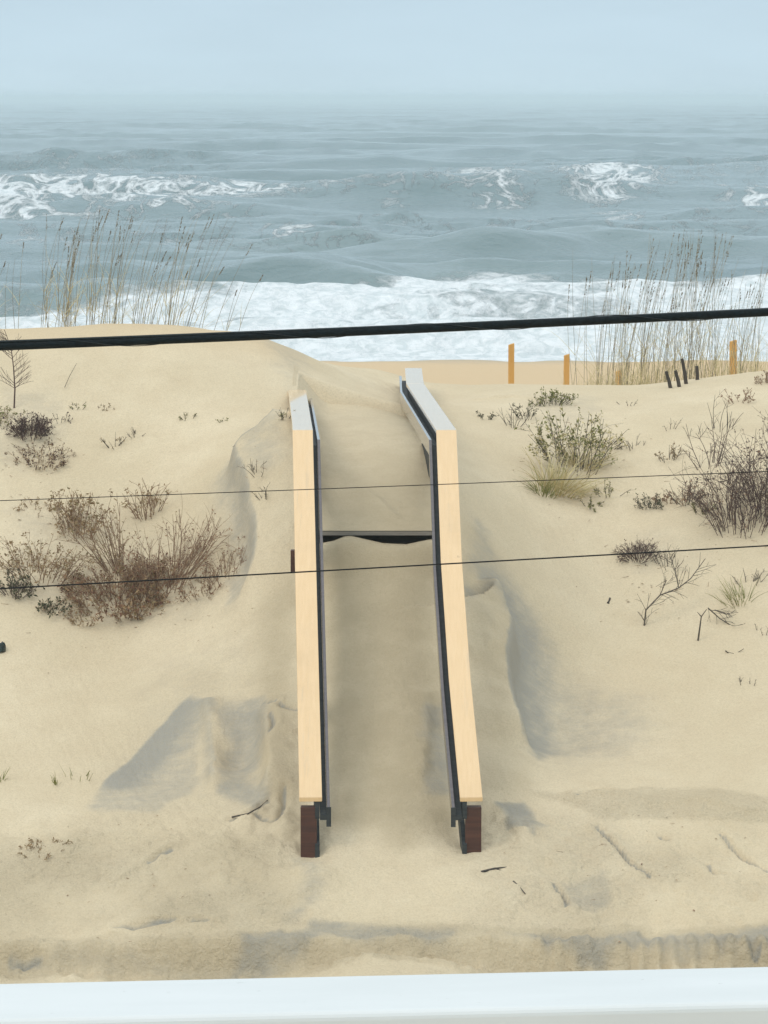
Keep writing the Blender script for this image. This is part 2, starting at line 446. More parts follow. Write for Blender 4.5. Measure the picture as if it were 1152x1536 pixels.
HUMPS = [(cast([(x, y)])[0], d, r) for x, y, d, r in ((740, 960, .08, .3), (300, 1010, .06, .5), (930, 1215, .05, .3), (1080, 1225, .06, .35), (480, 1320, .05, .3), (760, 1160, .06, .35), (470, 1330, .06, .2), (440, 578, .03, .4))]
XDECK = [at(px, 800, 31.65)[0] for px in (484, 500, 516, 527, 545, 575, 610, 632, 648)]
ZDECK = [DECKZ + d for d in (-.105, -.085, -.045, -.040, -.066, -.108, -.118, -.088, -.07)]

def H(x, y, micro=True):
    x = np.asarray(x, float); y = np.asarray(y, float)
    z = base_h(x, y)
    near = (y > 25.5) & (y < 42) & (np.abs(x) < 5.5)
    if near.any():
        xn, yn = x[near], y[near]; dz = np.zeros(xn.shape)
        for pl, h, wr, wl in RIDGES:
            P = np.array(pl); pad = 2.2 * max(wr, wl)
            m = (xn > P[:, 0].min() - pad) & (xn < P[:, 0].max() + pad) & (yn > P[:, 1].min() - pad) & (yn < P[:, 1].max() + pad)
            if not m.any(): continue
            xx, yy = xn[m], yn[m]
            if h > .055:
                xx = xx + .018 * fbm(xx * 4, yy * 4, 61, 2); yy = yy + .018 * fbm(xx * 4, yy * 4, 67, 2)
            else:
                xx = xx + .02 * fbm(xx * 11, yy * 11, 61, 3); yy = yy + .03 * fbm(xx * 11, yy * 11, 67, 3)
            d, s, fr = seg_dist(xx, yy, pl)
            w = np.where(s > 0, wr, wl)
            fade = sstep(0, .14, fr) * sstep(1, .86, fr)
            dz[m] += (h * 1.8 if h > .055 else h) * fade * np.exp(-(d / w) ** (1.6)) * (1 + (.08 if h > .055 else .35) * vnoise(xx * 7, yy * 7, 5))
        for pl in GROOVES:
            P = np.array(pl); m = (xn > P[:, 0].min() - .1) & (xn < P[:, 0].max() + .1) & (yn > P[:, 1].min() - .1) & (yn < P[:, 1].max() + .1)
            if m.any():
                d, _, fr = seg_dist(xn[m] + .012 * vnoise(xn[m] * 14, yn[m] * 14, 4), yn[m], pl); dz[m] -= .05 * np.exp(-(d / .022) ** 2) * (.4 + .6 * np.sin(fr * 3.14)) - .012 * np.exp(-((d - .06) / .04) ** 2)
        for xc, hp, wp in ((-.16, .19, .42), (.42, .13, .4), (2.2, .08, .7), (-2.6, .07, .6)):
            dz += hp * np.exp(-((xn - xc) / wp) ** 2) * sstep(26.47, 26.24, yn)
        for c, dd, r in HOLES: dz -= 1.7 * dd * np.exp(-((xn - c[0]) ** 2 + ((yn - c[1]) * .8) ** 2) / r ** 2)
        for c, dd, r in HUMPS: dz += 1.4 * dd * np.exp(-((xn - c[0]) ** 2 + ((yn - c[1]) * .8) ** 2) / r ** 2)
        dz += .045 * fbm(xn * .7, yn * .6, 3, 3) + .014 * fbm(xn * 2.6, yn * 2.2, 13, 3)
        # packed rough sand at the toe
        toe = sstep(29.3, 28.2, yn + .25 * fbm(xn * 1.5, yn, 41, 2)) * (.4 + .6 * np.clip(.5 + fbm(xn * 1.1, yn * 1.1, 43, 3), 0, 1))
        pathc = np.exp(-((xn - .05) / .75) ** 4)
        dz += toe * (1 - .75 * pathc) * .055 * fbm(xn * 6, yn * 6, 47, 5, .6)
        dz += .05 * sstep(25.9, 26.2, yn) * sstep(26.75, 26.45, yn) * fbm(xn * 9, yn * 5, 51, 5, .6) + .03 * sstep(.9, 1.4, xn) * sstep(26.0, 26.25, yn) * sstep(26.6, 26.42, yn) * np.sin(xn * 42 + 3 * vnoise(xn * 3, yn * 2, 8))
        z = z.copy(); z[near] += dz
    # hollow under the walkway deck, and the scalloped sand at the deck's open edge
    xl = lerp_x(y, LPTS) + .02; xr = lerp_x(y, RPTS) - .02
    inside = sstep(0, .03, x - xl) * sstep(0, .03, xr - x)
    ze = np.interp(x, XDECK, ZDECK)
    f = inside * sstep(31.25, 31.6, y) * sstep(31.78, 31.72, y); z = z * (1 - f) + ze * f
    f = inside * sstep(31.70, 31.78, y) * sstep(36.9, 36.3, y); z = z * (1 - f) + (DECKZ - .32) * f
    return z

def poly_mask(x, y, pts, soft, wob=.0):
    P = [c[:2] for c in cast(pts)]
    if wob: x = x + wob * fbm(x * 2.5, y * 2.5, 71, 3); y = y + wob * fbm(x * 2.5, y * 2.5, 73, 3)
    ins = np.zeros(x.shape, bool)
    for i in range(len(P)):
        a, b = P[i], P[(i + 1) % len(P)]
        c = ((a[1] > y) != (b[1] > y)) & (x < (b[0] - a[0]) * (y - a[1]) / (b[1] - a[1] + 1e-12) + a[0]); ins ^= c
    d, _, _ = seg_dist(x, y, P + [P[0]])
    return sstep(-soft, soft, np.where(ins, d, -d))

def spread(lo, hi, n, grow=1.16):
    core = np.linspace(lo, hi, n); step = core[1] - core[0]; a = []; s = step; v = hi
    while v < 160: s *= grow; v += s; a.append(v)
    return core, np.array(a)
core, out = spread(-3.9, 3.9, 390)
xs = np.r_[-(out[::-1]), core, out]
yc = [-30, -10, 5, 15, 20, 23, 24.5]
yc = np.r_[yc, np.arange(25.2, 41.0, .0262), 41.0 + np.cumsum(.03 * 1.045 ** np.arange(110))]
yc = np.r_[yc[yc < 170], 170]
GX, GY = np.meshgrid(xs, yc)
GZ = H(GX, GY)
damp_shade = np.zeros(GX.shape); rip = np.zeros(GX.shape); rum = np.zeros(GX.shape)
sel = (GY > 25) & (GY < 42) & (np.abs(GX) < 4.5)
x, y = GX[sel], GY[sel]
D = np.zeros(x.shape)  # grey of wet sand; in hollows beside the rails it paints shade too
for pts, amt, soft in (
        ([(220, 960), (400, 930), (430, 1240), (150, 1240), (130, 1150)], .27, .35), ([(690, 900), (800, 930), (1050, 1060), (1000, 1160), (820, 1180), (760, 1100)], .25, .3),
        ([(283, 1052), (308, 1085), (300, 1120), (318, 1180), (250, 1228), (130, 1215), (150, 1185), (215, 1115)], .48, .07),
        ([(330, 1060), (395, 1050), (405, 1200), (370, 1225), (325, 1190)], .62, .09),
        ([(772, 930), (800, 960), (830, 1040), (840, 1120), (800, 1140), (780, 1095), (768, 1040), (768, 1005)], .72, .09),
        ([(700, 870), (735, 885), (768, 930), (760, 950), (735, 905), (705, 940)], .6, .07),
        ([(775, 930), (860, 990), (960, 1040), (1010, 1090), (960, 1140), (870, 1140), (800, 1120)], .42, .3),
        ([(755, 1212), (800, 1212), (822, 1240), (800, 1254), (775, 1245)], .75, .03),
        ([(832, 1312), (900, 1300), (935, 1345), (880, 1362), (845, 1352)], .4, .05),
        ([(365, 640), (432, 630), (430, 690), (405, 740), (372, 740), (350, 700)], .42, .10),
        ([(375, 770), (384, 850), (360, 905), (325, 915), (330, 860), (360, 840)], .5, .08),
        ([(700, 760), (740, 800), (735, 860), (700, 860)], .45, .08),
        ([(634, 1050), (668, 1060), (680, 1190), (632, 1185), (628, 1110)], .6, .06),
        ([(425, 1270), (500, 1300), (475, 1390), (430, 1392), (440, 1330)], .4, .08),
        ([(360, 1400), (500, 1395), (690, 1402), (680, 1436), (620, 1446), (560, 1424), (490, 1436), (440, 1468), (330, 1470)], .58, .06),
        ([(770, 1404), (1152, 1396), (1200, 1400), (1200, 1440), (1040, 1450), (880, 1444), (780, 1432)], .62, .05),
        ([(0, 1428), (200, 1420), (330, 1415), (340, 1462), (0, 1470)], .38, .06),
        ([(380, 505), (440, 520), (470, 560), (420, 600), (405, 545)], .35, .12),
        ([(0, 560), (95, 600), (110, 690), (40, 720), (-40, 700)], .3, .12),  # soft grey patches under the shrubs and twigs, to the list end
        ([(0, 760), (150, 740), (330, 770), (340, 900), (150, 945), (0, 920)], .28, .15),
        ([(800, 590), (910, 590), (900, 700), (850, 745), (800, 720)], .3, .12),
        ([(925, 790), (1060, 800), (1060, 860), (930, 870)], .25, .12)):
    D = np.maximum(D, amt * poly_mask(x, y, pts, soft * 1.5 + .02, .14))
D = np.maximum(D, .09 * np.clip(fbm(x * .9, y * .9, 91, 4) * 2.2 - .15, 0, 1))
for k, amt, wd in ((0, .98, .46), (2, .66, .26), (3, .5, .16)):  # wet grey on the ridges' steep sides, with their shade painted in
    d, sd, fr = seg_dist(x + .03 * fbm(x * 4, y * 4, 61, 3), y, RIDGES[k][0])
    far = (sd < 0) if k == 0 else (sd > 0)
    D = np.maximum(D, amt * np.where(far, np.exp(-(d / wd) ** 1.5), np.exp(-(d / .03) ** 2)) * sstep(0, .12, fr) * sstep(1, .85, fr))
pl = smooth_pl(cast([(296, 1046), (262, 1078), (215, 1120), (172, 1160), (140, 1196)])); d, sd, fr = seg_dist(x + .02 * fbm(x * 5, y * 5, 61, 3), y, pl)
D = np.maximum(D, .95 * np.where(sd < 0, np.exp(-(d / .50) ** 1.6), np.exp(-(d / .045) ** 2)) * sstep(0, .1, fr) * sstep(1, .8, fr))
for pl in GROOVES:
    d, sd, fr = seg_dist(x, y, pl); D = np.maximum(D, .9 * np.exp(-(d / .018) ** 2))  # groove bottoms painted dark, like the shadow in a crack
damp_shade[sel] = D
rr = .25 + .75 * np.clip(.4 + 1.4 * fbm(x * .8, y * .8, 95, 2), 0, 1)
rip[sel] = rr * (.45 + .55 * poly_mask(x, y, [(130, 1225), (300, 1070), (330, 1230), (250, 1260)], .15))
rband = poly_mask(x, y, [(800, 1195), (960, 1190), (1200, 1205), (1200, 1240), (900, 1232)], .06, .1)
rum[sel] = .9 * rband + np.clip(sstep(29.2, 28.2, y) * (1 - .8 * np.exp(-((x - .05) / .75) ** 4)) + .9 * sstep(26.9, 26.5, y), 0, 1) * np.clip(.55 + fbm(x * 1.3, y * 1.3, 97, 3), 0, 1)
wet = sstep(94, 100, GY); damp_shade = np.maximum(damp_shade, wet * .5)
gold = np.maximum(sstep(40.6, 43, GY), .40 * sstep(36.3, 37.6, GY) * sstep(-.6, -1.4, GX))
moist_shade = np.zeros(GX.shape)
MO = np.zeros(x.shape)  # darker wet tan; strips in and along the rails also paint shade
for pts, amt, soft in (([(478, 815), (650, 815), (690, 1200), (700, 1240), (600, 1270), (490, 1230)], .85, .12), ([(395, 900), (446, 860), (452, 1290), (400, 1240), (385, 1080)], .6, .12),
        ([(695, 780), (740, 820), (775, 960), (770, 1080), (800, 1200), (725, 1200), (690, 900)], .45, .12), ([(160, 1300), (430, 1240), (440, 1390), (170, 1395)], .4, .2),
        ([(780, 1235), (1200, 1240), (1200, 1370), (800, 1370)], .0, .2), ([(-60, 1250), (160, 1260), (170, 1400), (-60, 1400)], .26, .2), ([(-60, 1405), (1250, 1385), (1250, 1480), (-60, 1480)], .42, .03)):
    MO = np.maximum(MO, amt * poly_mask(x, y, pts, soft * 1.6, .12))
moist_shade[sel] = MO
ground = grid_mesh('ground_sand', GX, GY, GZ, M['sand'], dict(damp_shade=damp_shade, ripple=rip, rumple=rum, moist_shade=moist_shade, golden=gold)); tag(ground, kind='structure')

# sand lying on the walkway deck
dctl = []
for px, lst in ((500, ((796, 31.72), (720, 33.2), (650, 35.0), (600, 36.9), (556, 39.5))), (560, ((796, 31.72), (720, 33.2), (640, 35.25), (590, 37.4), (556, 39.9))),
                (630, ((796, 31.72), (735, 32.8), (680, 34.0)))):
    for py, Y in lst: dctl.append(at(px, py, Y))
for px, py, z in ((600, 590, 3.26), (612, 620, 3.14), (592, 566, 3.36)): dctl.append(at_z(px, py, z))
dtps = tps_fit(dctl)
u = np.linspace(0, 1, 90); yy = np.r_[31.715, np.linspace(31.74, 38.0, 220)]
U, DY = np.meshgrid(u, yy)
DX = (lerp_x(yy, LPTS) - .045)[:, None] * (1 - U) + (lerp_x(yy, RPTS) + .0)[:, None] * U
DZ = dtps(DX, DY) + .012 * fbm(DX * 3, DY * 3, 15, 3)
DZ = np.maximum(DZ, DECKZ + .012)
lid = sstep(.25, 0, DY - 31.715); DZ = DZ * (1 - lid) + (DECKZ + .006 + .03 * np.clip(DY - 31.715, 0, 1)) * lid
ew = sstep(.30, 0, U) * sstep(35.4, 36.3, DY); XL = np.repeat(DX[:, :1], DX.shape[1], 1); DZ = DZ * (1 - ew) + (H(XL - .005, DY) + base_h(DX, DY) - base_h(XL - .005, DY) + .006) * ew
sk = sstep(37.0, 37.8, DY); DZ = DZ * (1 - sk) + (H(DX, DY) - .06) * sk
# a shallow diagonal furrow in the drift
fu = smooth_pl([at(530, 725, 33.1)[:2], at(560, 755, 32.6)[:2], at(600, 785, 31.95)[:2]])
d, s, fr = seg_dist(DX, DY, fu); DZ += .035 * np.exp(-(d / np.where(s > 0, .2, .05)) ** 1.6) * sstep(0, .25, fr) * sstep(1, .8, fr) * (1 - lid)
drift = grid_mesh('sand_drift', DX, DY, DZ, M['sand'], dict(damp_shade=.16 * np.clip(fbm(DX * 2, DY * 2, 77, 3) + .4, 0, 1), ripple=np.full(DX.shape, .25), rumple=np.zeros(DX.shape), moist_shade=.35 + .45 * sstep(34.5, 31.8, DY), golden=np.zeros(DX.shape)))  # deck sand darkened to carry shade between the rails
tag(drift, kind='structure')

# ------------------------------------------------------------------ sea
SEAZ = -1.0
def seaY(py): return at_z(576, py, SEAZ)[1]
def sea_h(X, Y):
    z = np.zeros(X.shape)
    g = np.random.default_rng(5)
    calm = sstep(96, 112, Y)
    for k in range(46):
        lam = 2.2 * (26 / 2.2) ** g.random(); th = g.normal() * (.22 + .5 * (lam < 8)); ph = g.random() * 6.283
        a = .0125 * lam ** .78
        kx, ky = math.sin(th) * 6.283 / lam, math.cos(th) * 6.283 / lam
        fadeout = sstep(lam * 900, lam * 200, Y)
        w_ = np.sin(kx * X + ky * Y + ph) if lam > 14 else 1 - 2 * np.abs(np.sin(.5 * (kx * X + ky * Y + ph)))
        z += a * w_ * fadeout
    z *= .55 + .45 * vnoise(X * .03, Y * .025, 21)
    for q, (sp, am) in enumerate(((31.0, .62), (47.0, .55))):
        ph = (Y + 7 * vnoise(X * .018, Y * .006, 201 + q) + 2.2 * vnoise(X * .09, Y * .02, 203 + q)) / sp + .37 * q
        fr = ph - np.floor(ph)
        z += am * (np.exp(-((fr - .5) / np.where(fr < .5, .10, .2)) ** 2) - .25) * (.35 + .65 * np.clip(.5 + 1.2 * vnoise(X * .014, Y * .011, 205 + q), 0, 1))
    z *= calm
    foam = np.zeros(X.shape)
    ang = 576 + X / Y * F      # bearing, only to lay out where along the shore each breaker stands
    def wave(py, x0, x1, h, wf, wb, tilt=0, soft=90, fm=0, ffront=0, f0=None, f1=None, sd=0):
        nonlocal z, foam
        Yc = seaY(py) + tilt * X / 10 + 2.2 * vnoise(X * .06, X * 0 + sd, sd) + .8 * vnoise(X * .25, X * 0, sd + 3)
        lat = sstep(x0 - soft * 1.7, x0 + soft * 1.3, ang) * sstep(x1 + soft * 1.7, x1 - soft * 1.3, ang) * (.8 + .25 * vnoise(X * .1, X * 0 + 4, sd + 7) + .14 * vnoise(X * .35, Y * .1, sd + 9))
        d = Y - Yc
        z += 1.0 * h * lat * np.where(d < 0, np.exp(-(d / (wf * .78)) ** 2), np.exp(-(d / wb) ** 2))
        if fm:
            fl = lat if f0 is None else sstep(f0 - 60, f0 + 60, ang) * sstep(f1 + 60, f1 - 60, ang)
            foam = np.maximum(foam, fm * fl * sstep(-ffront - 3, -ffront * .3, d) * sstep(2.5, .3, d))
    wave(426, 480, 1500, .75, 2.6, 7, sd=1, fm=.74, ffront=8, soft=200)
    wave(448, -400, 700, .6, 2.4, 6, sd=2, fm=.48, ffront=6, soft=160)
    wave(418, 340, 560, 1.15, 3.4, 8, sd=3, soft=70)
    wave(424, -300, 330, .7, 3.0, 8, sd=13, soft=90)
    wave(376, 600, 960, 1.45, 4.6, 12, tilt=1.5, sd=4, soft=110)
    wave(372, 960, 1600, 1.0, 4.6, 12, sd=14, soft=60)
    wave(362, 380, 600, .65, 4, 10, sd=15, soft=60, fm=.35, ffront=3)
    wave(372, -300, 300, .6, 4, 12, sd=16, soft=90)
    wave(330, 880, 1700, 1.55, 5.5, 14, sd=5, soft=110, fm=.35, ffront=5, f0=1090, f1=1700)
    wave(338, 240, 700, .7, 5, 14, sd=17, soft=110)
    wave(302, 540, 860, 2.0, 7, 16, sd=6, soft=100, fm=.44, ffront=5)
    wave(302, 760, 1700, 1.9, 7, 18, sd=7, soft=100, fm=.57, ffront=16, f0=840, f1=970)
    wave(318, -500, 330, 1.5, 6, 16, tilt=-2, sd=8, soft=150, fm=.68, ffront=12)
    wave(288, -500, 420, 1.5, 7, 18, sd=18, soft=140, fm=.62, ffront=20, f0=-500, f1=180)
    wave(300, 380, 620, 1.0, 6, 16, sd=19, soft=100, fm=.5, ffront=6)
    for k, (py, a, b, h) in enumerate(((262, 820, 1500, 1.4), (254, 420, 700, 1.3), (246, -400, 400, 1.2), (236, 300, 1000, 1.2), (232, 760, 1500, 1.5), (222, -200, 500, 1.2), (214, 500, 1300, 1.3), (204, -300, 800, 1.3), (198, 700, 1600, 1.3), (190, 100, 900, 1.3))):
        wave(py, a, b, h, 10, 22, sd=30 + k, soft=160)
    def patch(x0, x1, y0, y1, v, sf=50, sl=0):
        nonlocal foam
        yt, yb = seaY(y0), seaY(y1); w = max((yt - yb) * .25, 2)
        Ys = Y + sl * (ang - (x0 + x1) / 2)
        foam = np.maximum(foam, v * sstep(x0 - sf, x0 + sf, ang) * sstep(x1 + sf, x1 - sf, ang) * sstep(yb - w, yb + w, Ys) * sstep(yt + w, yt - w, Ys))
    patch(-400, 330, 262, 320, .56, 120); patch(180, 680, 280, 304, .55, 150); patch(800, 1020, 258, 306, .61, 110); patch(620, 830, 262, 280, .50, 80); patch(1040, 1400, 276, 292, .50, 60); patch(640, 820, 296, 306, .46, 60); patch(-400, 120, 300, 324, .66, 120)
    patch(440, 700, 266, 282, .52, 90); patch(890, 970, 314, 338, .58, 40); patch(390, 490, 340, 358, .58, 40); patch(700, 800, 300, 312, .52, 50); patch(560, 620, 302, 310, .40, 40); patch(1070, 1500, 300, 320, .56, 60)
    patch(480, 620, 300, 340, .22, 60); patch(-300, 700, 320, 345, .2, 100); patch(-200, 500, 375, 420, .27, 100)
    # the white surf zone in front of the last breaker
    foam = np.maximum(foam, (.27 + .26 * fbm(X * .03, Y * .012, 57, 3)) * sstep(620, 330, Y))
    edge = np.interp(ang, [-600, 0, 250, 420, 560, 640, 760, 900, 1100, 1700], [seaY(p) for p in (458, 452, 440, 440, 432, 420, 418, 424, 428, 430)])
    edge = edge + 3.0 * fbm(X * .12, Y * .05, 81, 4)
    edge = edge + 4.5 * fbm(X * .4, Y * .15, 181, 4)
    surf = sstep(edge + 13, edge - 6, Y)
    foam = np.maximum(foam, surf * (.69 - .10 * sstep(430, 250, ang) + .34 * fbm(X * .13, Y * .09, 83, 4) + .10 * sstep(edge - 14, edge - 2, Y) + .05 * sstep(150, 108, Y)))
    z += surf * calm * (.16 * fbm(X * .35, Y * .3, 85, 4) + .05 * fbm(X * 1.6, Y * 1.4, 87, 2))
    # thin swash running up the beach
    run = 97.5 + 2.2 * fbm(X * .08, X * 0, 89, 3)
    foam = np.maximum(foam, .85 * sstep(run - .5, run + 1.5, Y) * sstep(run + 26, run + 4, Y))
    return z + SEAZ, np.clip(foam, 0, 1), np.clip(np.where(Y < 185, .25 + .6 * surf + .3 * fbm(X * .05, Y * .04, 99, 2), .08 + .16 * sstep(420, 185, Y)), 0, 1)

uu = np.r_[np.linspace(-.55, -.16, 60)[:-1], np.linspace(-.16, .16, 520), np.linspace(.16, .55, 60)[1:]]
Yr = [92.0]
while Yr[-1] < 6000: Yr.append(Yr[-1] * (1 + (.0026 if Yr[-1] < 420 else .0045 if Yr[-1] < 4000 else .03)))
Yr = np.array(Yr)
SY, SU = np.meshgrid(Yr, uu, indexing='ij'); SX = SU * SY
SZ, SF, SB = sea_h(SX, SY)
sea = grid_mesh('sea', SX, SY, SZ, M['sea'], dict(foam=SF, shoal=SB, offshore=sstep(152, 185, SY))); tag(sea, kind='structure')

# ------------------------------------------------------------------ walkway
def unit(v): return v / np.linalg.norm(v)
walk = empty('beach_walkway', (0, 29.8, .0), 'wooden stair walkway over the dune, its two pale pine railings rising from deep sand', 'walkway')
W0 = np.array([0, 29.8, 0])
CAPW, CAPT = .19, .038
capprof = [(-CAPW / 2, -CAPT), (CAPW / 2, -CAPT), (CAPW / 2, 0), (-CAPW / 2, 0)]
def prof(w, h, top, off): return [(off - w / 2, top - h), (off + w / 2, top - h), (off + w / 2, top), (off - w / 2, top)]
def make_railing(path, inner, breaks, post_s):
    """path runs from the bottom of the stairs seaward; inner = +1 when the steps lie to the right of travel"""
    side = MB().beam(path, prof(.038, .14, -CAPT - .004, inner * .055)).build('railing', M['dark'], walk, origin=W0)
    for a, b in breaks:
        q = [np.array(p, float) for p in path[a:b + 1]]
        if a > 0: q[0] = q[0] + unit(q[1] - q[0]) * .0025
        o = bevel(MB().beam(q, capprof).build('cap_board', M['cap'], side, origin=W0), .005)
    # lower side board
    MB().beam(path, prof(.038, .20, -.40, inner * .055)).build('lower_rail', M['dark'], side, origin=W0)
    # grab rail: an upright board carried on a flat strip, T shaped in section
    def sweep(name, o0, o1, z0, z1, mat, par):
        q = [(inner * o0, z0), (inner * o1, z0), (inner * o1, z1), (inner * o0, z1)]
        return MB().beam(path, q if inner > 0 else q[::-1]).build(name, mat, par, origin=W0)
    bevel(sweep('handrail', .134, .162, -.235, -.09, M['rail'], side), .004)
    sweep('rail_web', .077, .1325, -.185, -.145, M['dark'], side)  # its dark colour stands for wet wood and the shade under the cap
    path = [np.array(p, float) for p in path]
    def along(s):
        for a, b in zip(path[:-1], path[1:]):
            L = np.linalg.norm(b - a)
            if s <= L: return a + (b - a) * s / L, unit(b - a)
            s -= L
        return path[-1], unit(path[-1] - path[-2])
    p, t = along(0); sd = np.array([t[1], -t[0], 0]); sd /= np.linalg.norm(sd)
    MB().box(p + sd * inner * .150 + np.array([0, -.008, -.165]), (.04, .012, .165)).box(p + sd * inner * .104 + np.array([0, -.008, -.168]), (.055, .012, .045)).build('end_cap', M['dark'], side, origin=W0)
    for k, s in enumerate(post_s):
        p, t = along(s); sd = np.array([t[1], -t[0], 0]); sd /= np.linalg.norm(sd)
        slope = t[2] / math.hypot(t[0], t[1]); hgt = 1.9 if k else 1.25
        top = -CAPT - .006 - slope * .0 - (.06 * slope)
        c = p - sd * inner * .018 + np.array([0, .055, top - hgt / 2])
        o = MB().box(c, (.105 if k else .135, .09, hgt)).build('post', M['stain'], side, origin=W0); bevel(o, .006)
    return side
lr = make_railing([LN, LB, LFE], 1, [(0, 1), (1, 2)], [.0, 2.05, 4.1, 6.1, 8.1])
rr_ = make_railing([RN, R1, R2, RB, RM, RE], -1, [(0, 3), (3, 4), (4, 5)], [.0, 2.05, 4.1, 6.1, 8.1])
# stub of an outer post bolted to the left railing, just proud of its cap
q = LN + (LB - LN) * .66; MB().box((q[0] - .108, q[1], q[2] - .14), (.045, .09, .20)).build('post', M['stain'], lr, origin=W0)
# deck planks (their seaward run lies under the sand) and the buried treads
for k in range(30):
    ya = 31.72 + k * .2
    if ya > 37.6: break
    xl, xr = lerp_x(ya + .09, LPTS) - .02, lerp_x(ya + .09, RPTS) + .02
    MB().box(((xl + xr) / 2, ya + .094, DECKZ - .019), (xr - xl - .07, .188, .038)).build('deck_plank', M['deck'], walk, origin=W0)
n = 13
for k in range(1, n + 1):
    ya = 31.72 - k * (31.72 - 27.95) / n; zz = DECKZ - k * (DECKZ + .05) / (n + 1) - .42
    xl, xr = lerp_x(ya, LPTS), lerp_x(ya, RPTS)
    MB().box(((xl + xr) / 2, ya + .12, zz), (xr - xl - .1, .26, .038)).build('stair_tread', M['deck'], walk, origin=W0)
for P in ([LN, LB], [RN, RB]):
    s = .06 if P[0] is LN else -.06
    a = np.array([P[0][0] + s, 27.95, -.5]); b = np.array([P[1][0] + s, 31.70, DECKZ - .36])
    MB().beam([a, b], prof(.04, .26, 0, 0)).build('stringer', M['dark'], walk, origin=W0)

# ------------------------------------------------------------------ near railing, wires
def make_deck_rail():
    a, b = at(0, 1469.5, 2.96), at(1152, 1451.5, 3.02); d = unit(b - a); d[2] = 0; d = unit(d)
    mid = (a + b) / 2; yaw = math.atan2(d[1], d[0])
    root = empty('deck_railing', (mid[0], mid[1], 0), 'smooth white deck railing across the bottom of the view, in front of the dune', 'railing')
    root.rotation_euler = (0, 0, yaw); zt = mid[2]; w = .128
    tilt = math.atan2(b[2] - a[2], math.hypot(b[0] - a[0], b[1] - a[1])) * .0
    o = bevel(MB().box((0, -w / 2, zt - .022), (5.0, w, .044)).build('top_rail', M['vinyl'], root), .007, 4)
    MB().box((0, -w / 2, zt - .0845), (5.0, .05, .08)).build('sub_rail', M['vinyl'], root)
    bevel(MB().box((0, -w / 2, zt - .92), (5.0, .05, .07)).build('bottom_rail', M['vinyl'], root), .004)
    for k in range(41):
        bevel(MB().box((-2.4 + k * .12, -w / 2, zt - .505), (.034, .034, .76)).build('baluster', M['vinyl'], root), .003)
    for x in (-2.46, 2.46):
        bevel(MB().box((x, -w / 2, (zt - .045 - .3) / 2), (.1, .1, zt - .045 + .3)).build('post', M['vinyl'], root), .005)
make_deck_rail()

def cable(name, p0, p1, Y0, Y1, r, mat, label, cat, sag=.0, strand=False):
    a, b = at(0, p0, Y0), at(1152, p1, Y1); d = b - a; mid = (a + b) / 2
    ts = np.linspace(-9, 10, 220)
    pts = [a + d * t + np.array([0, 0, sag * ((t - .5) ** 2 - .25)]) for t in ts]
    root = MB().tube([p - mid for p in pts], r, r, 8).build(name, mat, smooth=True); root.location = mid
    if strand:
        ts2 = np.linspace(-2, 3, 260); q = []; lash = []
        for t in ts2:
            p = a + d * t + np.array([0, 0, sag * ((t - .5) ** 2 - .25)]) - mid
            w = t * 9.5
            q.append(p + np.array([0, -.006, .004 + r * (.85 - .45 * min(max(t, -.5), 1.5))]))
        for t in np.linspace(-1, 2, 700):
            p = a + d * t + np.array([0, 0, sag * ((t - .5) ** 2 - .25)]) - mid; w = t * 26
            lash.append(p + np.array([0, math.cos(w) * (r + .0025), math.sin(w) * (r + .0025)]))
        MB().tube(q, .0055, .0055, 6).build('messenger_strand', M['strand'], root, smooth=True)
        MB().tube(lash, .0016, .0016, 4).build('lashing_wire', M['strand'], root, smooth=True)
    tag(root, label, cat)
    return root
cable('utility_cable', 519.5, 468, 14.0, 14.35, .0182, M['cable'], 'thick black lashed overhead cable crossing just above the dune crest', 'cable', .02, True)
cable('overhead_wire', 751, 707, 14.6, 14.95, .0018, M['wire'], 'thinnest overhead wire, middle of three lines, crossing just above the dark deck gap', 'wire', .01)
cable('overhead_wire', 883, 818.5, 14.0, 14.35, .0031, M['wire'], 'lowest overhead wire of the three, thin and black, crossing just below the deck gap', 'wire', .004)

# ------------------------------------------------------------------ yellow posts, stakes, debris
for px, pt, Y, w, lab, lean in ((767, 516, 45.5, .078, 'tallest yellow wooden fence post behind the dune crest, nearest the walkway', .0),
                          (849, 532, 45.5, .074, 'short yellow wooden post behind the crest, beside the foot of the sea oats', .01),
                          (928, 556, 45.0, .078, 'yellow wooden post stub, mostly hidden low among the sea oats', .0),
                          (1102, 511, 44.0, .088, 'weathered orange wooden post standing inside the tall sea oats', -.02)):
    t = at(px, pt, Y); g = float(H(np.array([t[0]]), np.array([Y]))[0]) - .35
    b = MB().box((0, 0, (t[2] - g) / 2), (w, w, t[2] - g))
    top = [i for i, v in enumerate(b.v) if v[2] > .1]
    for i in top: b.v[i] = b.v[i] + np.array([lean, 0, .012 * (1 if b.v[i][0] > 0 else -1)])
    o = bevel(b.build('fence_post', M['post']), .006); o.location = (t[0], Y, g)
    tag(o, lab, 'post', 'yellow posts along the beach side of the dune')

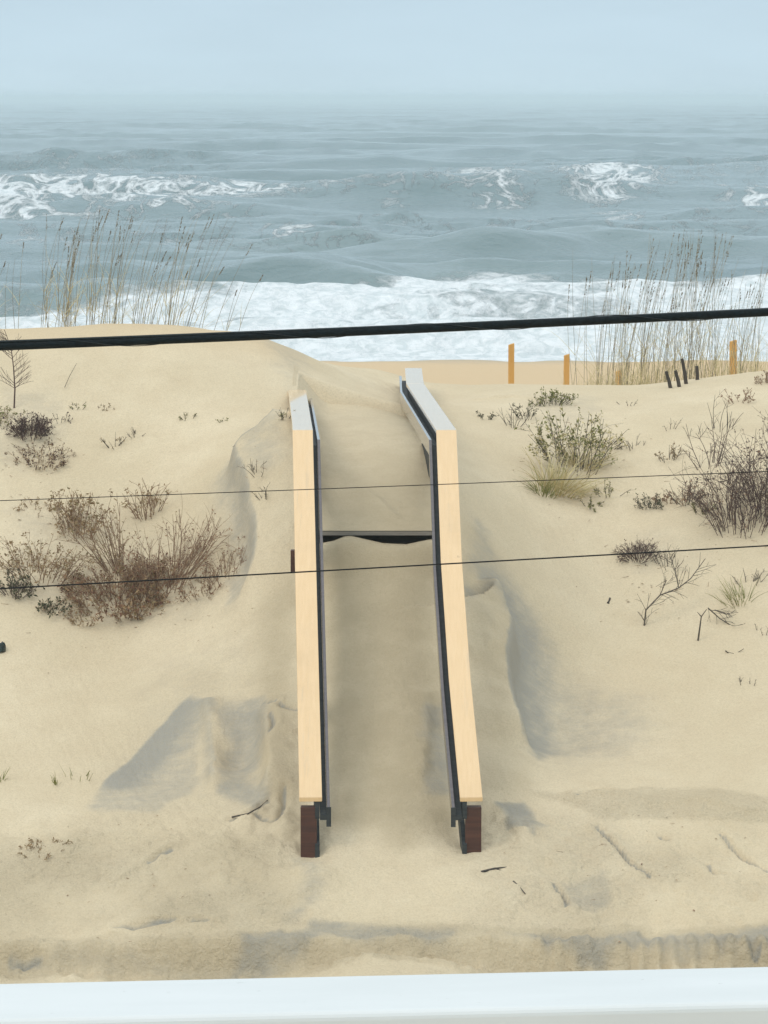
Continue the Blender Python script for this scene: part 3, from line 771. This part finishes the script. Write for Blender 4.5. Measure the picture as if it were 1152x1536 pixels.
def Hs(x, y): return float(H(np.array([x]), np.array([y]))[0])
for k, (bx, by, tx, ty, lab) in enumerate(((1007, 572, 999, 557, 'shortest dark wooden stake on the crest, leaning away to the side of the walkway'),
        (1020, 570, 1013, 556, 'second dark broken stake on the crest, a leaning stump beside the shortest one'),
        (1030, 566, 1023, 538, 'tallest dark broken stake of the four on the dune crest'),
        (1046, 560, 1045, 549, 'dark stubby stake on the crest, set apart from the other three'))):
    c = cast([(bx, by + 10)], H)[0]; t = at(tx, ty, c[1] - .02); a = at(bx, by, c[1]) - np.array([0, 0, .12])
    b = MB().tube([np.zeros(3), (t - a) * .5 + np.array([.006, 0, 0]), t - a], .024, .018, 6)
    o = b.build('broken_stake', M['drift']); o.location = a; tag(o, lab, 'stake', 'dark broken stakes on the crest')

def stick(name, pts, r0, r1, lab, cat, mat='drift', lift=.006, side=()):
    P = [c + np.array([0, 0, lift]) for c in cast(pts, H)]; o0 = P[0].copy()
    b = MB().tube([p - o0 for p in P], r0, r1, 5)
    for (i, dx, dz) in side: b.tube([P[i] - o0, P[i] - o0 + np.array([dx, -.02, dz])], r1, r1 * .4, 4)
    o = b.build(name, M[mat]); o.location = o0; return tag(o, lab, cat)
stick('driftwood_stick', [(722, 1309), (742, 1304), (765, 1302), (784, 1297)], .012, .006, 'dark driftwood stick on sand near the foot of the stair railing with the cut post', 'stick', side=((1, .09, -.02),))
stick('driftwood_stick', [(770, 1323), (778, 1330), (788, 1342)], .008, .004, 'short dark sliver of wood lying just below the longer driftwood stick', 'stick')
stick('driftwood_stick', [(348, 1229), (372, 1224), (390, 1214), (402, 1203)], .007, .004, 'thin dark twig on a sand crust beside the railing with the red brown post', 'stick', lift=.02)
stick('driftwood_chip', [(912, 906), (914, 902), (915, 898)], .015, .010, 'small brown chip of wood alone on smooth sand below the dead twigs', 'wood chip')
stick('driftwood_chip', [(503, 0 + 1321), (508, 1322)], .006, .005, 'tiny dark chip of wood on sand below the walkway', 'wood chip') if False else None
c = cast([(3, 977)], H)[0]
b = MB(); base = len(b.v)
for k in range(9):
    w = k / 9 * 6.283; b.v.append(np.array([math.cos(w) * .055 * (1 + .3 * (k % 2)), math.sin(w) * .05, -.01 + .01 * (k % 3)]))
for k in range(9):
    w = k / 9 * 6.283; b.v.append(np.array([math.cos(w) * .045 + .012, math.sin(w) * .035, .055 + .03 * ((k * 4) % 3) * .6]))
b.v.append(np.array([.03, 0, .075]))
for k in range(9): j = (k + 1) % 9; b.f += [(k, j, 9 + j, 9 + k), (9 + k, 9 + j, 18)]
o = b.build('dark_scrap', M['scrap']); o.location = c + np.array([-.02, 0, .0]); tag(o, 'small dark green scrap lying on bare sand below the brown shrubs', 'scrap')

# ------------------------------------------------------------------ plants
def perp(d):
    a = rng.normal(size=3); a -= d * (a @ d); return unit(a)
def twig_path(p, d, L, bend=.25, n=5, grav=0.0):
    pts = [p]; d = unit(np.array(d, float)); k = perp(d)
    for i in range(n):
        d = unit(d + k * bend / n + rng.normal(size=3) * bend * .35 / n * 2 + np.array([0, 0, -grav / n]))
        pts.append(pts[-1] + d * L / n)
    return pts

def bush(name, px, py, hgt, spread, stems, lab, cat='shrub', twig='brown', leaf=None, leaves=0, lsize=.03, lwid=.5, r=.004, lean=(0, 0, 0), sub=3,
         group=None, base_r=.08, up=1.0, bend=.35, tipleaf=True, second=None, mound=None):
    stems = int(stems * 1.6) if stems > 12 else stems; leaves = int(leaves * 1.9); lsize *= 1.05; r *= .95
    c = cast([(px, py)], H)[0]
    root = empty(name, c, lab, cat, group)
    tw = MB(); lf = MB(); l2 = MB(); tips = []
    for k in range(stems):
        w = rng.random() * 6.283; q = math.sqrt(rng.random()); off = np.array([math.cos(w) * q * base_r, math.sin(w) * q * base_r * .7, 0])
        off[2] = Hs(c[0] + off[0], c[1] + off[1]) - c[2] - .015
        d = np.array([math.cos(w) * q * spread + rng.normal() * .18 * spread, math.sin(w) * q * spread, up]) + np.array(lean)
        L = hgt * (.55 + .5 * rng.random()) * (1 - .25 * q)
        pts = twig_path(off, d, L, bend); tw.tube(pts, r, r * .45, 4); tips.append((pts, L))
        for j in range(sub):
            i = rng.integers(1, len(pts) - 1); d2 = unit(pts[i + 1] - pts[i]) + perp(unit(pts[i + 1] - pts[i])) * (.5 + .5 * rng.random())
            p2 = twig_path(pts[i], d2, L * (.22 + .3 * rng.random()), bend * 1.2, 4); tw.tube(p2, r * .55, r * .3, 3); tips.append((p2, L * .4))
            if rng.random() < .6:
                i = rng.integers(1, 4); d3 = unit(p2[i] - p2[i - 1]) + perp(unit(p2[i] - p2[i - 1])) * .8
                p3 = twig_path(p2[i], d3, L * .16, bend, 3); tw.tube(p3, r * .38, r * .25, 3); tips.append((p3, L * .2))
    tw.build('stems', M[twig], root)
    if leaves:
        for k in range(leaves):
            pts, L = tips[rng.integers(len(tips))]; t = rng.random() ** (.55 if tipleaf else 1) * (len(pts) - 1); i = min(int(t), len(pts) - 2)
            p = pts[i] + (pts[i + 1] - pts[i]) * (t - i); d = unit(pts[i + 1] - pts[i]) * .6 + perp(unit(pts[i + 1] - pts[i]))
            s = lsize * (.6 + .8 * rng.random())
            (l2 if second and rng.random() < .35 else lf).leaf(p, d, s, s * lwid)
        lf.build('leaves', M[leaf], root)
        if second: l2.build('dry_leaves', M[second], root)
    return root

def tuft(name, px, py, hgt, nb, spread, lab, cat='grass tuft', mat='strawleaf', w=.006, lean=(0, 0, 0), base_r=.05, grav=.5, group=None, part='blades'):
    c = cast([(px, py)], H)[0]; root = empty(name, c, lab, cat, group); b = MB()
    for k in range(nb):
        a = rng.random() * 6.283; q = math.sqrt(rng.random()); off = np.array([math.cos(a) * base_r * q, math.sin(a) * base_r * q * .7, 0])
        off[2] = Hs(c[0] + off[0], c[1] + off[1]) - c[2] - .01
        d = np.array([math.cos(a) * spread * q + rng.normal() * .2 * spread, math.sin(a) * spread * q, 1]) + np.array(lean)
        b.blade(twig_path(off, d, hgt * (.45 + .6 * rng.random()), .3, 5, grav), w)
    b.build(part, M[mat], root); return root

# -- left: brown shrubs
bush('brown_shrub', 185, 905, .42, 1.25, 110, 'dense dark reddish brown shrub, the biggest and darkest mass among the brown shrubs', leaf='brownleaf', leaves=1500, lsize=.030, base_r=.46, sub=5, r=.0042, second='tanleaf', tipleaf=False)
bush('brown_shrub', 255, 880, .78, .75, 42, 'tall open brown shrub with upright twigs, on the walkway side of the dark shrub mass', leaf='brownleaf', leaves=330, lsize=.022, base_r=.24, sub=4, r=.0042, lean=(.18, 0, 0))
bush('brown_shrub', 172, 862, .82, .5, 14, 'shrub of long straight twigs fanning up from the middle of the brown shrubs', leaf='tanleaf', leaves=160, lsize=.026, base_r=.10, sub=3, r=.0055, lean=(-.42, 0, 0), bend=.15, twig='brown')
bush('brown_shrub', 60, 868, .50, 1.0, 26, 'lower tan shrub with tangled twigs at the frame edge side of the dark shrub mass', leaf='tanleaf', leaves=420, lsize=.028, base_r=.24, sub=4, r=.004)
bush('dry_shrub', 118, 800, .52, .55, 26, 'dry orange tan shrub with leafy shoots, just uphill of the dark brown shrub', leaf='tanleaf', leaves=360, lsize=.030, base_r=.18, sub=3, r=.004, twig='brown')
bush('dry_shrub', 222, 770, .42, .55, 16, 'small upright reddish plant of thin forked shoots standing behind the tall open shrub', leaf='tanleaf', leaves=110, lsize=.026, base_r=.13, sub=3, r=.0042)
bush('dry_shrub', 22, 895, .28, 1.0, 18, 'small dark green leaved plant at the foot of the tan shrub, cut by the frame', leaf='darkgreen', leaves=200, lsize=.028, base_r=.10, sub=3, r=.0035, twig='purple')
bush('low_weed', 82, 918, .17, 1.2, 16, 'low green weed at the lower edge of the brown shrubs', 'weed', leaf='darkgreen', leaves=130, lsize=.03, base_r=.10, sub=2, r=.003)
bush('low_weed', 122, 935, .16, 1.1, 14, 'straggly brown weed hanging lowest under the brown shrubs', 'weed', leaf='tanleaf', leaves=60, lsize=.026, base_r=.10, sub=3, r=.003, twig='brown')
bush('low_weed', 215, 925, .13, 1.3, 12, 'sparse dry weed on sand under the dark shrub mass', 'weed', leaf='tanleaf', leaves=40, lsize=.022, base_r=.15, sub=2, r=.003)
bush('low_weed', 340, 862, .30, .5, 22, 'thin fine stemmed weed at the walkway end of the brown shrubs', 'weed', leaf='brownleaf', leaves=110, lsize=.018, base_r=.16, sub=2, r=.0026)
bush('low_weed', 305, 885, .20, 1.0, 22, 'spreading rusty weed in front of the tall open shrub', 'weed', leaf='brownleaf', leaves=150, lsize=.022, base_r=.20, sub=3, r=.003)
bush('low_weed', 55, 765, .16, 1.0, 10, 'pale dry weed on bare sand above the tan shrub', 'weed', leaf='tanleaf', leaves=70, lsize=.024, base_r=.18, sub=2, r=.0028)
# -- left: upper slope
bush('dark_bush', 46, 655, .28, .9, 48, 'compact dark purple bush at the foot of the bare sapling', leaf='purpleleaf', leaves=700, lsize=.020, base_r=.14, sub=4, r=.003, twig='purple')
bush('low_weed', 62, 690, .20, 1.2, 34, 'faded purple brown weed spreading below the compact purple bush', 'weed', leaf='purpleleaf', leaves=380, lsize=.020, base_r=.24, sub=3, r=.0028, twig='brown', second='tanleaf')
bush('low_weed', 10, 632, .16, 1.1, 18, 'low olive weed beside the base of the bare sapling', 'weed', leaf='green', leaves=170, lsize=.022, base_r=.14, sub=2, r=.0028)
def sapling():
    c = cast([(21, 612)], H)[0]; root = empty('bare_sapling', c, 'leafless sapling with one upright stem and feathery side twigs, above the purple bush', 'sapling')
    t = MB(); tr = [np.array([0, 0, -.03]), np.array([.012, 0, .2]), np.array([.0, .01, .42]), np.array([-.02, 0, .62]), np.array([-.09, 0, .82])]
    t.tube(tr, .010, .003, 6); t.build('trunk', M['purple'], root)
    b = MB()
    for k in range(26):
        s = .25 + .7 * rng.random(); i = min(int(s * 4), 3); p = tr[i] + (tr[i + 1] - tr[i]) * (s * 4 - i)
        sx = 1 if rng.random() < .66 else -1
        pts = twig_path(p, (sx * (.8 + .4 * rng.random()), rng.normal() * .5, .75), .24 * (1.15 - s * .6), .3, 5); b.tube(pts, .0036, .0016, 3)
        for j in range(3):
            q = pts[1 + j]; b.tube(twig_path(q, (sx * .5 + rng.normal() * .3, rng.normal() * .4, 1), .09, .3, 3), .002, .0012, 3)
    b.build('branches', M['purple'], root)
sapling()
for px, py, h, lab, lf in ((116, 612, .09, 'tiny grey green weed on smooth sand, the one nearest the bare sapling', 'green'), (92, 632, .12, 'small dark weed beside the compact purple bush', 'purpleleaf'),
        (170, 672, .18, 'tan tufted weed alone on sand above the brown shrubs', 'tanleaf'), (205, 655, .14, 'flat grey twiggy weed beside the tan tufted weed', None),
        (282, 627, .09, 'small lone weed midway between bush and walkway on smooth sand', 'green'), (332, 632, .05, 'tiniest weed speck on smooth sand, beside the lone weed toward the walkway', 'green'),
        (160, 612, .06, 'faint low weed on the upper sand below the cable', 'tanleaf'), (428, 628, .14, 'olive weed tucked against the outer side of the walkway railing', 'green'),
        (385, 712, .22, 'sparse curved twigs on the drift edge beside the walkway', None), (398, 748, .15, 'small grey twig weed under the curved twigs by the walkway', None)):
    bush('low_weed', px, py, h, 1.0, 9, lab, 'weed', leaf=lf, leaves=26 if lf else 0, lsize=.016, base_r=.07, sub=2, r=.0032, twig='grey')
tuft('beach_grass', 118, 1170, .16, 12, .8, 'short grass tuft, two bunches of blades, low on the slope beside the grey wet patch', mat='green', w=.006, base_r=.13)
tuft('beach_grass', 84, 1178, .13, 14, .5, 'smallest dark grass tuft beside the two bunched tuft on the low slope', mat='green', w=.006, base_r=.03)
tuft('beach_grass', -2, 1172, .16, 14, .8, 'grass tuft cut off by the frame, low on the slope', mat='green', w=.006, base_r=.05)
bush('low_weed', 62, 1275, .10, 1.2, 18, 'faint flattened weed patch on rough sand near the street bank', 'weed', leaf='tanleaf', leaves=90, lsize=.02, base_r=.22, sub=1, r=.0024)
stick('dead_twig', [(97, 588), (105, 570), (115, 552)], .0035, .002, 'single thin stem standing on smooth sand beside the sapling', 'stem', 'grey', .05)

# -- right
bush('green_shrub', 862, 706, .72, .55, 22, 'leafy olive green shrub, the greenest plant on the dune', leaf='green', leaves=560, lsize=.034, base_r=.26, sub=3, r=.004, twig='grey', second='strawleaf')
tuft('beach_grass', 842, 738, .56, 210, .9, 'thick straw coloured grass clump growing against the olive shrub', mat='strawleaf', w=.011, lean=(.42, 0, 0), base_r=.21, grav=1.0)
tuft('beach_grass', 872, 700, .42, 110, .9, 'upper straw grass clump growing up through the olive shrub', mat='strawleaf', w=.009, lean=(.35, 0, 0), base_r=.16, grav=.8)
tuft('beach_grass', 815, 742, .34, 90, .9, 'loose drooping grass clump at the walkway side of the straw clump', mat='green', w=.006, base_r=.12, grav=1.2)
bush('green_shrub', 826, 606, .22, .9, 24, 'small grey green shrub at the top of the slope under the yellow post', leaf='green', leaves=220, lsize=.026, base_r=.18, sub=2, r=.003, twig='grey')
bush('low_weed', 905, 672, .2, 1.2, 18, 'wispy straw weed reaching out beside the olive shrub', 'weed', leaf='strawleaf', leaves=60, lsize=.026, base_r=.14, sub=3, r=.003, twig='grey', lean=(.5, 0, 0))
bush('dead_shrub', 1112, 790, .95, .55, 46, 'tall dark purple dead shrub of upright twigs, cut by the frame', leaf='purpleleaf', leaves=420, lsize=.020, base_r=.30, sub=5, r=.0036, twig='purple', bend=.7, second='brownleaf')
bush('dead_shrub', 1160, 760, 1.0, .6, 40, 'dark dense dead shrub half outside the frame behind the tall purple one', leaf='purpleleaf', leaves=650, lsize=.024, base_r=.28, sub=5, r=.0038, twig='purple', bend=.7)
bush('dead_shrub', 1066, 700, .62, .55, 10, 'bare grey twigs standing just walkway side of the purple dead shrub', base_r=.14, sub=3, r=.0048, twig='purple')
bush('dead_shrub', 1082, 645, .45, .5, 7, 'thin tall bare shoots above the purple dead shrub', base_r=.18, sub=2, r=.004, twig='grey')
bush('dead_shrub', 958, 838, .26, 1.4, 44, 'rounded dark tangle of fine dead twigs beside the lowest wire', leaf='purpleleaf', leaves=160, lsize=.018, base_r=.12, sub=4, r=.003, twig='purple')
bush('low_weed', 1000, 850, .28, .9, 12, 'thin twigs standing beside the dark tangle, under the lowest wire', 'weed', base_r=.12, sub=3, r=.0034, twig='grey')
def branch(px, pts, lab, r=.010):
    o0 = cast([px], H)[0]; root = empty('dead_branch', o0, lab, 'branch'); b = MB()
    for path, r0, kids in pts:
        P = [at(x, y, o0[1] + dy) - o0 for x, y, dy in path]
        b.tube(P, r0, r0 * .4, 5)
        for k in range(kids):
            i = rng.integers(0, len(P) - 1); q = P[i] + (P[i + 1] - P[i]) * rng.random(); d = unit(P[i + 1] - P[i])
            p2 = twig_path(q, d + perp(d) * .8, .12 + .12 * rng.random(), .4, 4); b.tube(p2, r0 * .35, .0015, 3)
            p3 = twig_path(p2[2], unit(p2[2] - p2[1]) + perp(d) * .7, .07, .3, 3); b.tube(p3, .0022, .0014, 3)
    b.build('twigs', M['grey'], root)
branch((966, 940), [([(966, 942, .0), (969, 915, .0), (990, 893, .08), (1018, 882, .15), (1036, 868, .25), (1058, 838, .4)], .009, 22), ([(1018, 882, .15), (1013, 856, .3), (1005, 835, .4)], .006, 10), ([(990, 893, .05), (1000, 870, .1), (984, 880, .12)], .005, 8)],
       'large forked dead branch propped on the sand with many side twigs')
branch((1047, 962), [([(1047, 962, 0), (1050, 940, 0), (1052, 925, .02), (1060, 914, .04)], .010, 0), ([(1052, 925, .02), (1046, 918, .03)], .006, 0)], 'short bare forked stick upright in the sand below the dead branch')
branch((1100, 980), [([(1088, 976, 0), (1098, 984, 0), (1116, 973, 0)], .007, 2), ([(1098, 984, 0), (1102, 1000, -.05), (1106, 1008, -.08)], .004, 0)], 'small curled twig, the lowest of the dead twigs')
branch((1090, 940), [([(1062, 912, .1), (1080, 928, .05), (1100, 940, 0), (1125, 962, -.1)], .007, 14), ([(1072, 915, .1), (1090, 922, .05)], .006, 8)], 'twiggy dead branch lying flat beside the upright forked stick')
tuft('beach_grass', 1106, 905, .30, 60, .9, 'grey green spiky tuft above the flat lying branch', mat='green', w=.005, base_r=.14, lean=(-.3, 0, 0))
bush('low_weed', 1125, 880, .22, 1.2, 10, 'bare arching twigs above the spiky tuft', 'weed', base_r=.1, sub=3, r=.0036, twig='grey')
for px, py, h, n_, lab, lf, tw in ((770, 640, .26, 11, 'sparse twiggy weed on the upper slope, the one nearest the walkway rail', None, 'grey'), (790, 628, .26, 12, 'dark twiggy weed with small leaves between the walkway and the grey green shrub', 'darkgreen', 'grey'),
        (728, 628, .10, 7, 'tiny dark curled weed beside the walkway rail on the upper slope', 'darkgreen', 'grey'), (890, 762, .13, 8, 'small leafy sprig low on the smooth slope beside the straw grass clump', 'green', 'grey'),
        (914, 745, .22, 10, 'forked leafy green sprig below the olive shrub', 'green', 'grey'), (975, 760, .18, 16, 'dark leafy weed in the row under the thin wire', 'darkgreen', 'grey'),
        (1000, 752, .14, 10, 'brown leafy weed beside the dark leafy weed', 'brownleaf', 'brown'), (1030, 755, .28, 20, 'pale brown bushy weed at the foot of the purple dead shrub', 'brownleaf', 'grey'),
        (1052, 768, .14, 14, 'flat olive weed between the bushy weed and the purple dead shrub', 'green', 'grey'), (1005, 690, .2, 12, 'faint tan weed mid slope beneath the bare shoots', 'tanleaf', 'grey'),
        (950, 672, .18, 10, 'arching thin weed between the olive shrub and the faint tan weed', None, 'grey'), (1005, 645, .16, 4, 'pair of thin dark shoots on the upper sand below the stakes', None, 'grey'),
        (940, 608, .14, 4, 'single curved shoot on smooth sand below the stub post', None, 'grey'), (1110, 605, .26, 10, 'thin brown shoots on the crest side slope near the frame edge', 'brownleaf', 'brown'),
        (1150, 575, .18, 16, 'reddish brown weed on the crest cut by the frame', 'brownleaf', 'brown'), (1040, 655, .2, 4, 'two crossed bare shoots beside the tall bare shoots', None, 'grey'),
        (1148, 950, .12, 8, 'low dark weed at the frame edge beside the flat lying branch', None, 'grey'), (1122, 1030, .10, 5, 'faint fallen twigs on sand below the small curled twig', None, 'grey'), (935, 572, .10, 12, 'low dry weed on the crest line below the sea oats', 'tanleaf', 'brown')):
    bush('low_weed', px, py, h, 1.0, n_, lab, 'weed', leaf=lf, leaves=10 * n_ if lf else 0, lsize=.017, base_r=.10, sub=2, r=.0034, twig=tw)

# -- dead bits lying round the plants
lb = MB()
for (cx_, cy_, rx_, ry_, n_) in ((180, 880, 170, 70, 260), (50, 670, 60, 45, 80), (860, 690, 70, 70, 120), (1100, 760, 80, 60, 140), (980, 880, 90, 60, 60), (200, 1310, 200, 70, 40), (950, 1290, 180, 70, 50), (390, 720, 40, 50, 24), (100, 780, 100, 30, 60)):
    for k in range(n_):
        px, py = cx_ + rng.normal() * rx_ * .6, cy_ + rng.normal() * ry_ * .6
        c = cast([(px, py)])[0]
        if 398 < px < 740 or abs(c[0]) > 4.2: continue
        z_ = Hs(c[0], c[1]); d_ = np.array([rng.normal(), rng.normal(), .15 * rng.normal()]); L_ = .012 + .035 * rng.random() ** 2
        if rng.random() < .5: lb.leaf((c[0], c[1], z_ + .006), d_, L_ * .8, L_ * .4, (0, 0, 1))
        else: lb.tube([(c[0], c[1], z_ + .003), np.array([c[0], c[1], z_ + .006]) + unit(d_) * L_ * 1.6], .0022, .0012, 3)
o = lb.build('dry_litter', M['brownleaf']); tag(o, kind='stuff')

# -- sea oats
def sea_oats(px0, px1, Y, n, top0, top1, lean, lab, group, zoff=-.1, curve=.10, rs=.0034):
    xa, xb = at(px0, 500, Y)[0], at(px1, 500, Y)[0]; xm = (xa + xb) / 2; zg = Hs(xm, Y)
    root = empty('sea_oats', (xm, Y, zg), lab, 'sea oats', group); c = np.array([xm, Y, zg])
    st, hd, bl = MB(), MB(), MB(); n = int(n * 1.3) if n > 8 else n
    for k in range(n):
        x = xa + (xb - xa) * rng.random(); y = Y + rng.uniform(-.5, .5); g = Hs(x, y)
        px = CX + x / y * F * .998
        zt = at(576, top0 + (top1 - top0) * rng.random() ** 1.3, y)[2]; L = max(zt - g, .3); ln = (lean + rng.normal() * .085)
        cv = curve * rng.random()
        pts = [np.array([x + ln * L * t + cv * L * t * t * t, y + rng.normal() * .002, g - .03 + (L + .03) * t]) - c for t in np.linspace(0, 1, 7)]
        st.tube(pts, rs, rs * .45, 3)
        if rng.random() < .62:
            d = unit(pts[-1] - pts[-3])
            for j in range(rng.integers(9, 18)):
                t = rng.random() * .14 * L; p = pts[-1] - d * t
                hd.leaf(p, d * .8 + np.array([.45 * rng.random(), rng.normal() * .3, .1 - .3 * rng.random()]), .028, .010)
        for j in range(rng.integers(1, 4)):
            i = rng.integers(0, 3); d = np.array([rng.normal() * .6 + lean, rng.normal() * .5, 1.1])
            bl.blade(twig_path(pts[i], d, (.25 + .3 * rng.random()) * L, .35, 5, .55), .0045)
    st.build('stems', M['oat'], root); hd.build('seed_heads', M['oathead'], root); bl.build('blades', M['strawleaf'], root)
GL, GR = 'sea oats on the higher dune crest, beyond the cable', 'sea oats behind the yellow posts'
for a, b, n, t0, t1, ln, lab in ((-40, 30, 7, 345, 420, .0, 'sparse sea oats at the outer end of the higher crest, cut by the frame edge'),
        (55, 110, 17, 322, 410, .03, 'dense upright sea oats, first thick stand from the frame edge on the higher crest'),
        (105, 165, 17, 312, 400, .05, 'tall nearly straight sea oats stand, second dense one along the higher crest'),
        (165, 215, 15, 315, 410, .12, 'slightly leaning sea oats stand beside the tall straight one on the higher crest'),
        (205, 262, 16, 322, 420, .17, 'leaning sea oats stand with thick straw at its foot on the higher crest'),
        (258, 318, 9, 318, 410, .27, 'strongly slanted sparse sea oats on the higher crest, the stand closest to the walkway'),
        (330, 360, 3, 380, 450, .28, 'few lone slanted oat stems past the end of the higher crest stands')):
    sea_oats(a, b, 38.3, n, t0, t1, ln, lab, GL, curve=.16)
for a, b, n, t0, t1, ln, lab in ((855, 885, 5, 372, 440, -.02, 'few bowed sea oat stems behind the short yellow post, the sparsest stand'),
        (890, 930, 15, 380, 480, .04, 'sea oats stand around the yellow post stub'),
        (925, 965, 22, 370, 480, .07, 'dense sea oats stand between the post stub and the dark stakes'),
        (960, 1000, 22, 350, 470, .07, 'thick sea oats stand directly behind the shortest dark stake'),
        (995, 1035, 24, 345, 460, .06, 'tallest sea oats stand rising behind the tallest dark stake'),
        (1030, 1075, 22, 340, 460, .05, 'sea oats stand between the dark stakes and the weathered orange post'),
        (1075, 1120, 16, 390, 470, .05, 'sea oats stand that surrounds the weathered orange post'),
        (1115, 1185, 14, 385, 480, .04, 'sea oats stand running out of the frame past the orange post')):
    sea_oats(a, b, 41.6, n, t0, t1, ln, lab, GR, curve=.10)
for px, h, lab in ((872, .30, 'straw grass tuft at the foot of the short yellow post'), (905, .34, 'straw grass tuft between the short yellow post and the stub'), (945, .36, 'straw grass tuft just beyond the post stub, under dense sea oats'),
        (978, .36, 'straw grass tuft next to the shortest dark stake'), (1065, .38, 'straw grass tuft between the dark stakes and the orange post'), (1125, .36, 'straw grass tuft past the weathered orange post')):
    x_ = at(px, 570, 41.2)[0]; q_ = at(px, 0, 41.2); p_ = np.array([x_, 41.2, Hs(x_, 41.2)])
    root = empty('beach_grass', p_, lab, 'grass tuft', 'straw tufts at the foot of the sea oats'); b = MB()
    for k in range(70):
        o_ = np.array([rng.uniform(-.2, .2), rng.uniform(-.12, .12), -.02])
        b.blade(twig_path(o_, (rng.normal() * .3 + .1, rng.normal() * .2, 1), h * 1.5 * (.5 + .6 * rng.random()), .3, 5, .35), .007)
    b.build('blades', M['strawleaf'], root)

# ------------------------------------------------------------------ haze
def make_haze():
    n = NT('sea_haze'); n.t.nodes.remove(n.b)
    v = n.n('ShaderNodeVolumePrincipled'); v.inputs['Color'].default_value = (.865, .96, .99, 1); v.inputs['Density'].default_value = .00057
    v.inputs['Anisotropy'].default_value = .0
    n.l(v.outputs[0], n.out.inputs['Volume'])
    zlo, zhi = -5.5, 8.6
    o = MB().box((0, 2950, (zlo + zhi) / 2), (7400, 6300, zhi - zlo)).build('haze', n.m); tag(o, kind='stuff')
make_haze()

# ------------------------------------------------------------------ sky and sun
EL, AZ = 46.0, 228.0     # degrees; azimuth clockwise from +Y
w = bpy.data.worlds.new('World'); SC.world = w; w.use_nodes = True
t = w.node_tree; bg = t.nodes['Background']; out = t.nodes['World Output']
sky = t.nodes.new('ShaderNodeTexSky'); sky.sky_type = 'NISHITA'; sky.sun_disc = False
sky.sun_elevation = R(EL); sky.sun_rotation = R(AZ); sky.air_density = 1.0; sky.dust_density = 4.0; sky.ozone_density = 1.0
t.links.new(sky.outputs[0], bg.inputs['Color']); bg.inputs['Strength'].default_value = .06
tc = t.nodes.new('ShaderNodeTexCoord'); sx = t.nodes.new('ShaderNodeSeparateXYZ'); t.links.new(tc.outputs['Generated'], sx.inputs[0])
rp = t.nodes.new('ShaderNodeValToRGB'); t.links.new(sx.outputs['Z'], rp.inputs[0])
stops = [(0.0, (.56, .715, .805)), (.012, (.565, .725, .825)), (.030, (.55, .705, .81)), (.2, (.61, .75, .84)), (1.0, (.82, .87, .89))]
e = rp.color_ramp.elements
while len(e) < len(stops): e.new(.5)
for k, (p, c) in enumerate(stops): e[k].position = p; e[k].color = (*c, 1)
mp = t.nodes.new('ShaderNodeMapping'); mp.inputs['Scale'].default_value = (14, 14, 60); t.links.new(tc.outputs['Generated'], mp.inputs[0])
nz = t.nodes.new('ShaderNodeTexNoise'); nz.inputs['Scale'].default_value = 1.0; nz.inputs['Detail'].default_value = 4; t.links.new(mp.outputs[0], nz.inputs['Vector'])
mr = t.nodes.new('ShaderNodeMapRange'); mr.inputs['From Min'].default_value = .3; mr.inputs['From Max'].default_value = .7; mr.inputs['To Min'].default_value = .97; mr.inputs['To Max'].default_value = 1.03
t.links.new(nz.outputs['Fac'], mr.inputs['Value'])
zr = t.nodes.new('ShaderNodeMapRange'); zr.inputs['From Min'].default_value = .05; zr.inputs['From Max'].default_value = 1; zr.inputs['To Min'].default_value = 1; zr.inputs['To Max'].default_value = 1.6
t.links.new(sx.outputs['Z'], zr.inputs['Value'])
mu = t.nodes.new('ShaderNodeMath'); mu.operation = 'MULTIPLY'; t.links.new(mr.outputs[0], mu.inputs[0]); t.links.new(zr.outputs[0], mu.inputs[1])
b2 = t.nodes.new('ShaderNodeBackground'); t.links.new(rp.outputs[0], b2.inputs['Color']); t.links.new(mu.outputs[0], b2.inputs['Strength'])
mx = t.nodes.new('ShaderNodeMixShader'); mx.inputs[0].default_value = .93
t.links.new(bg.outputs[0], mx.inputs[1]); t.links.new(b2.outputs[0], mx.inputs[2]); t.links.new(mx.outputs[0], out.inputs['Surface'])

sl = bpy.data.lights.new('sun', 'SUN'); sl.energy = .62; sl.angle = R(22); sl.color = (1.0, .93, .82)
so = bpy.data.objects.new('sun', sl); COL.objects.link(so)
so.rotation_euler = (R(90 - EL), 0, R(180 - AZ) + math.pi * 0)
from mathutils import Vector
dv = Vector((math.sin(R(AZ)) * math.cos(R(EL)), math.cos(R(AZ)) * math.cos(R(EL)), math.sin(R(EL))))
so.rotation_euler = dv.to_track_quat('Z', 'Y').to_euler(); so.location = (0, -10, 40)

SC.view_settings.view_transform = 'Standard'; SC.view_settings.look = 'None'
SC.view_settings.exposure = .10; SC.view_settings.gamma = 1
SC.cycles.use_denoising = True
SC.cycles.max_bounces = 6; SC.cycles.diffuse_bounces = 3; SC.cycles.volume_bounces = 1
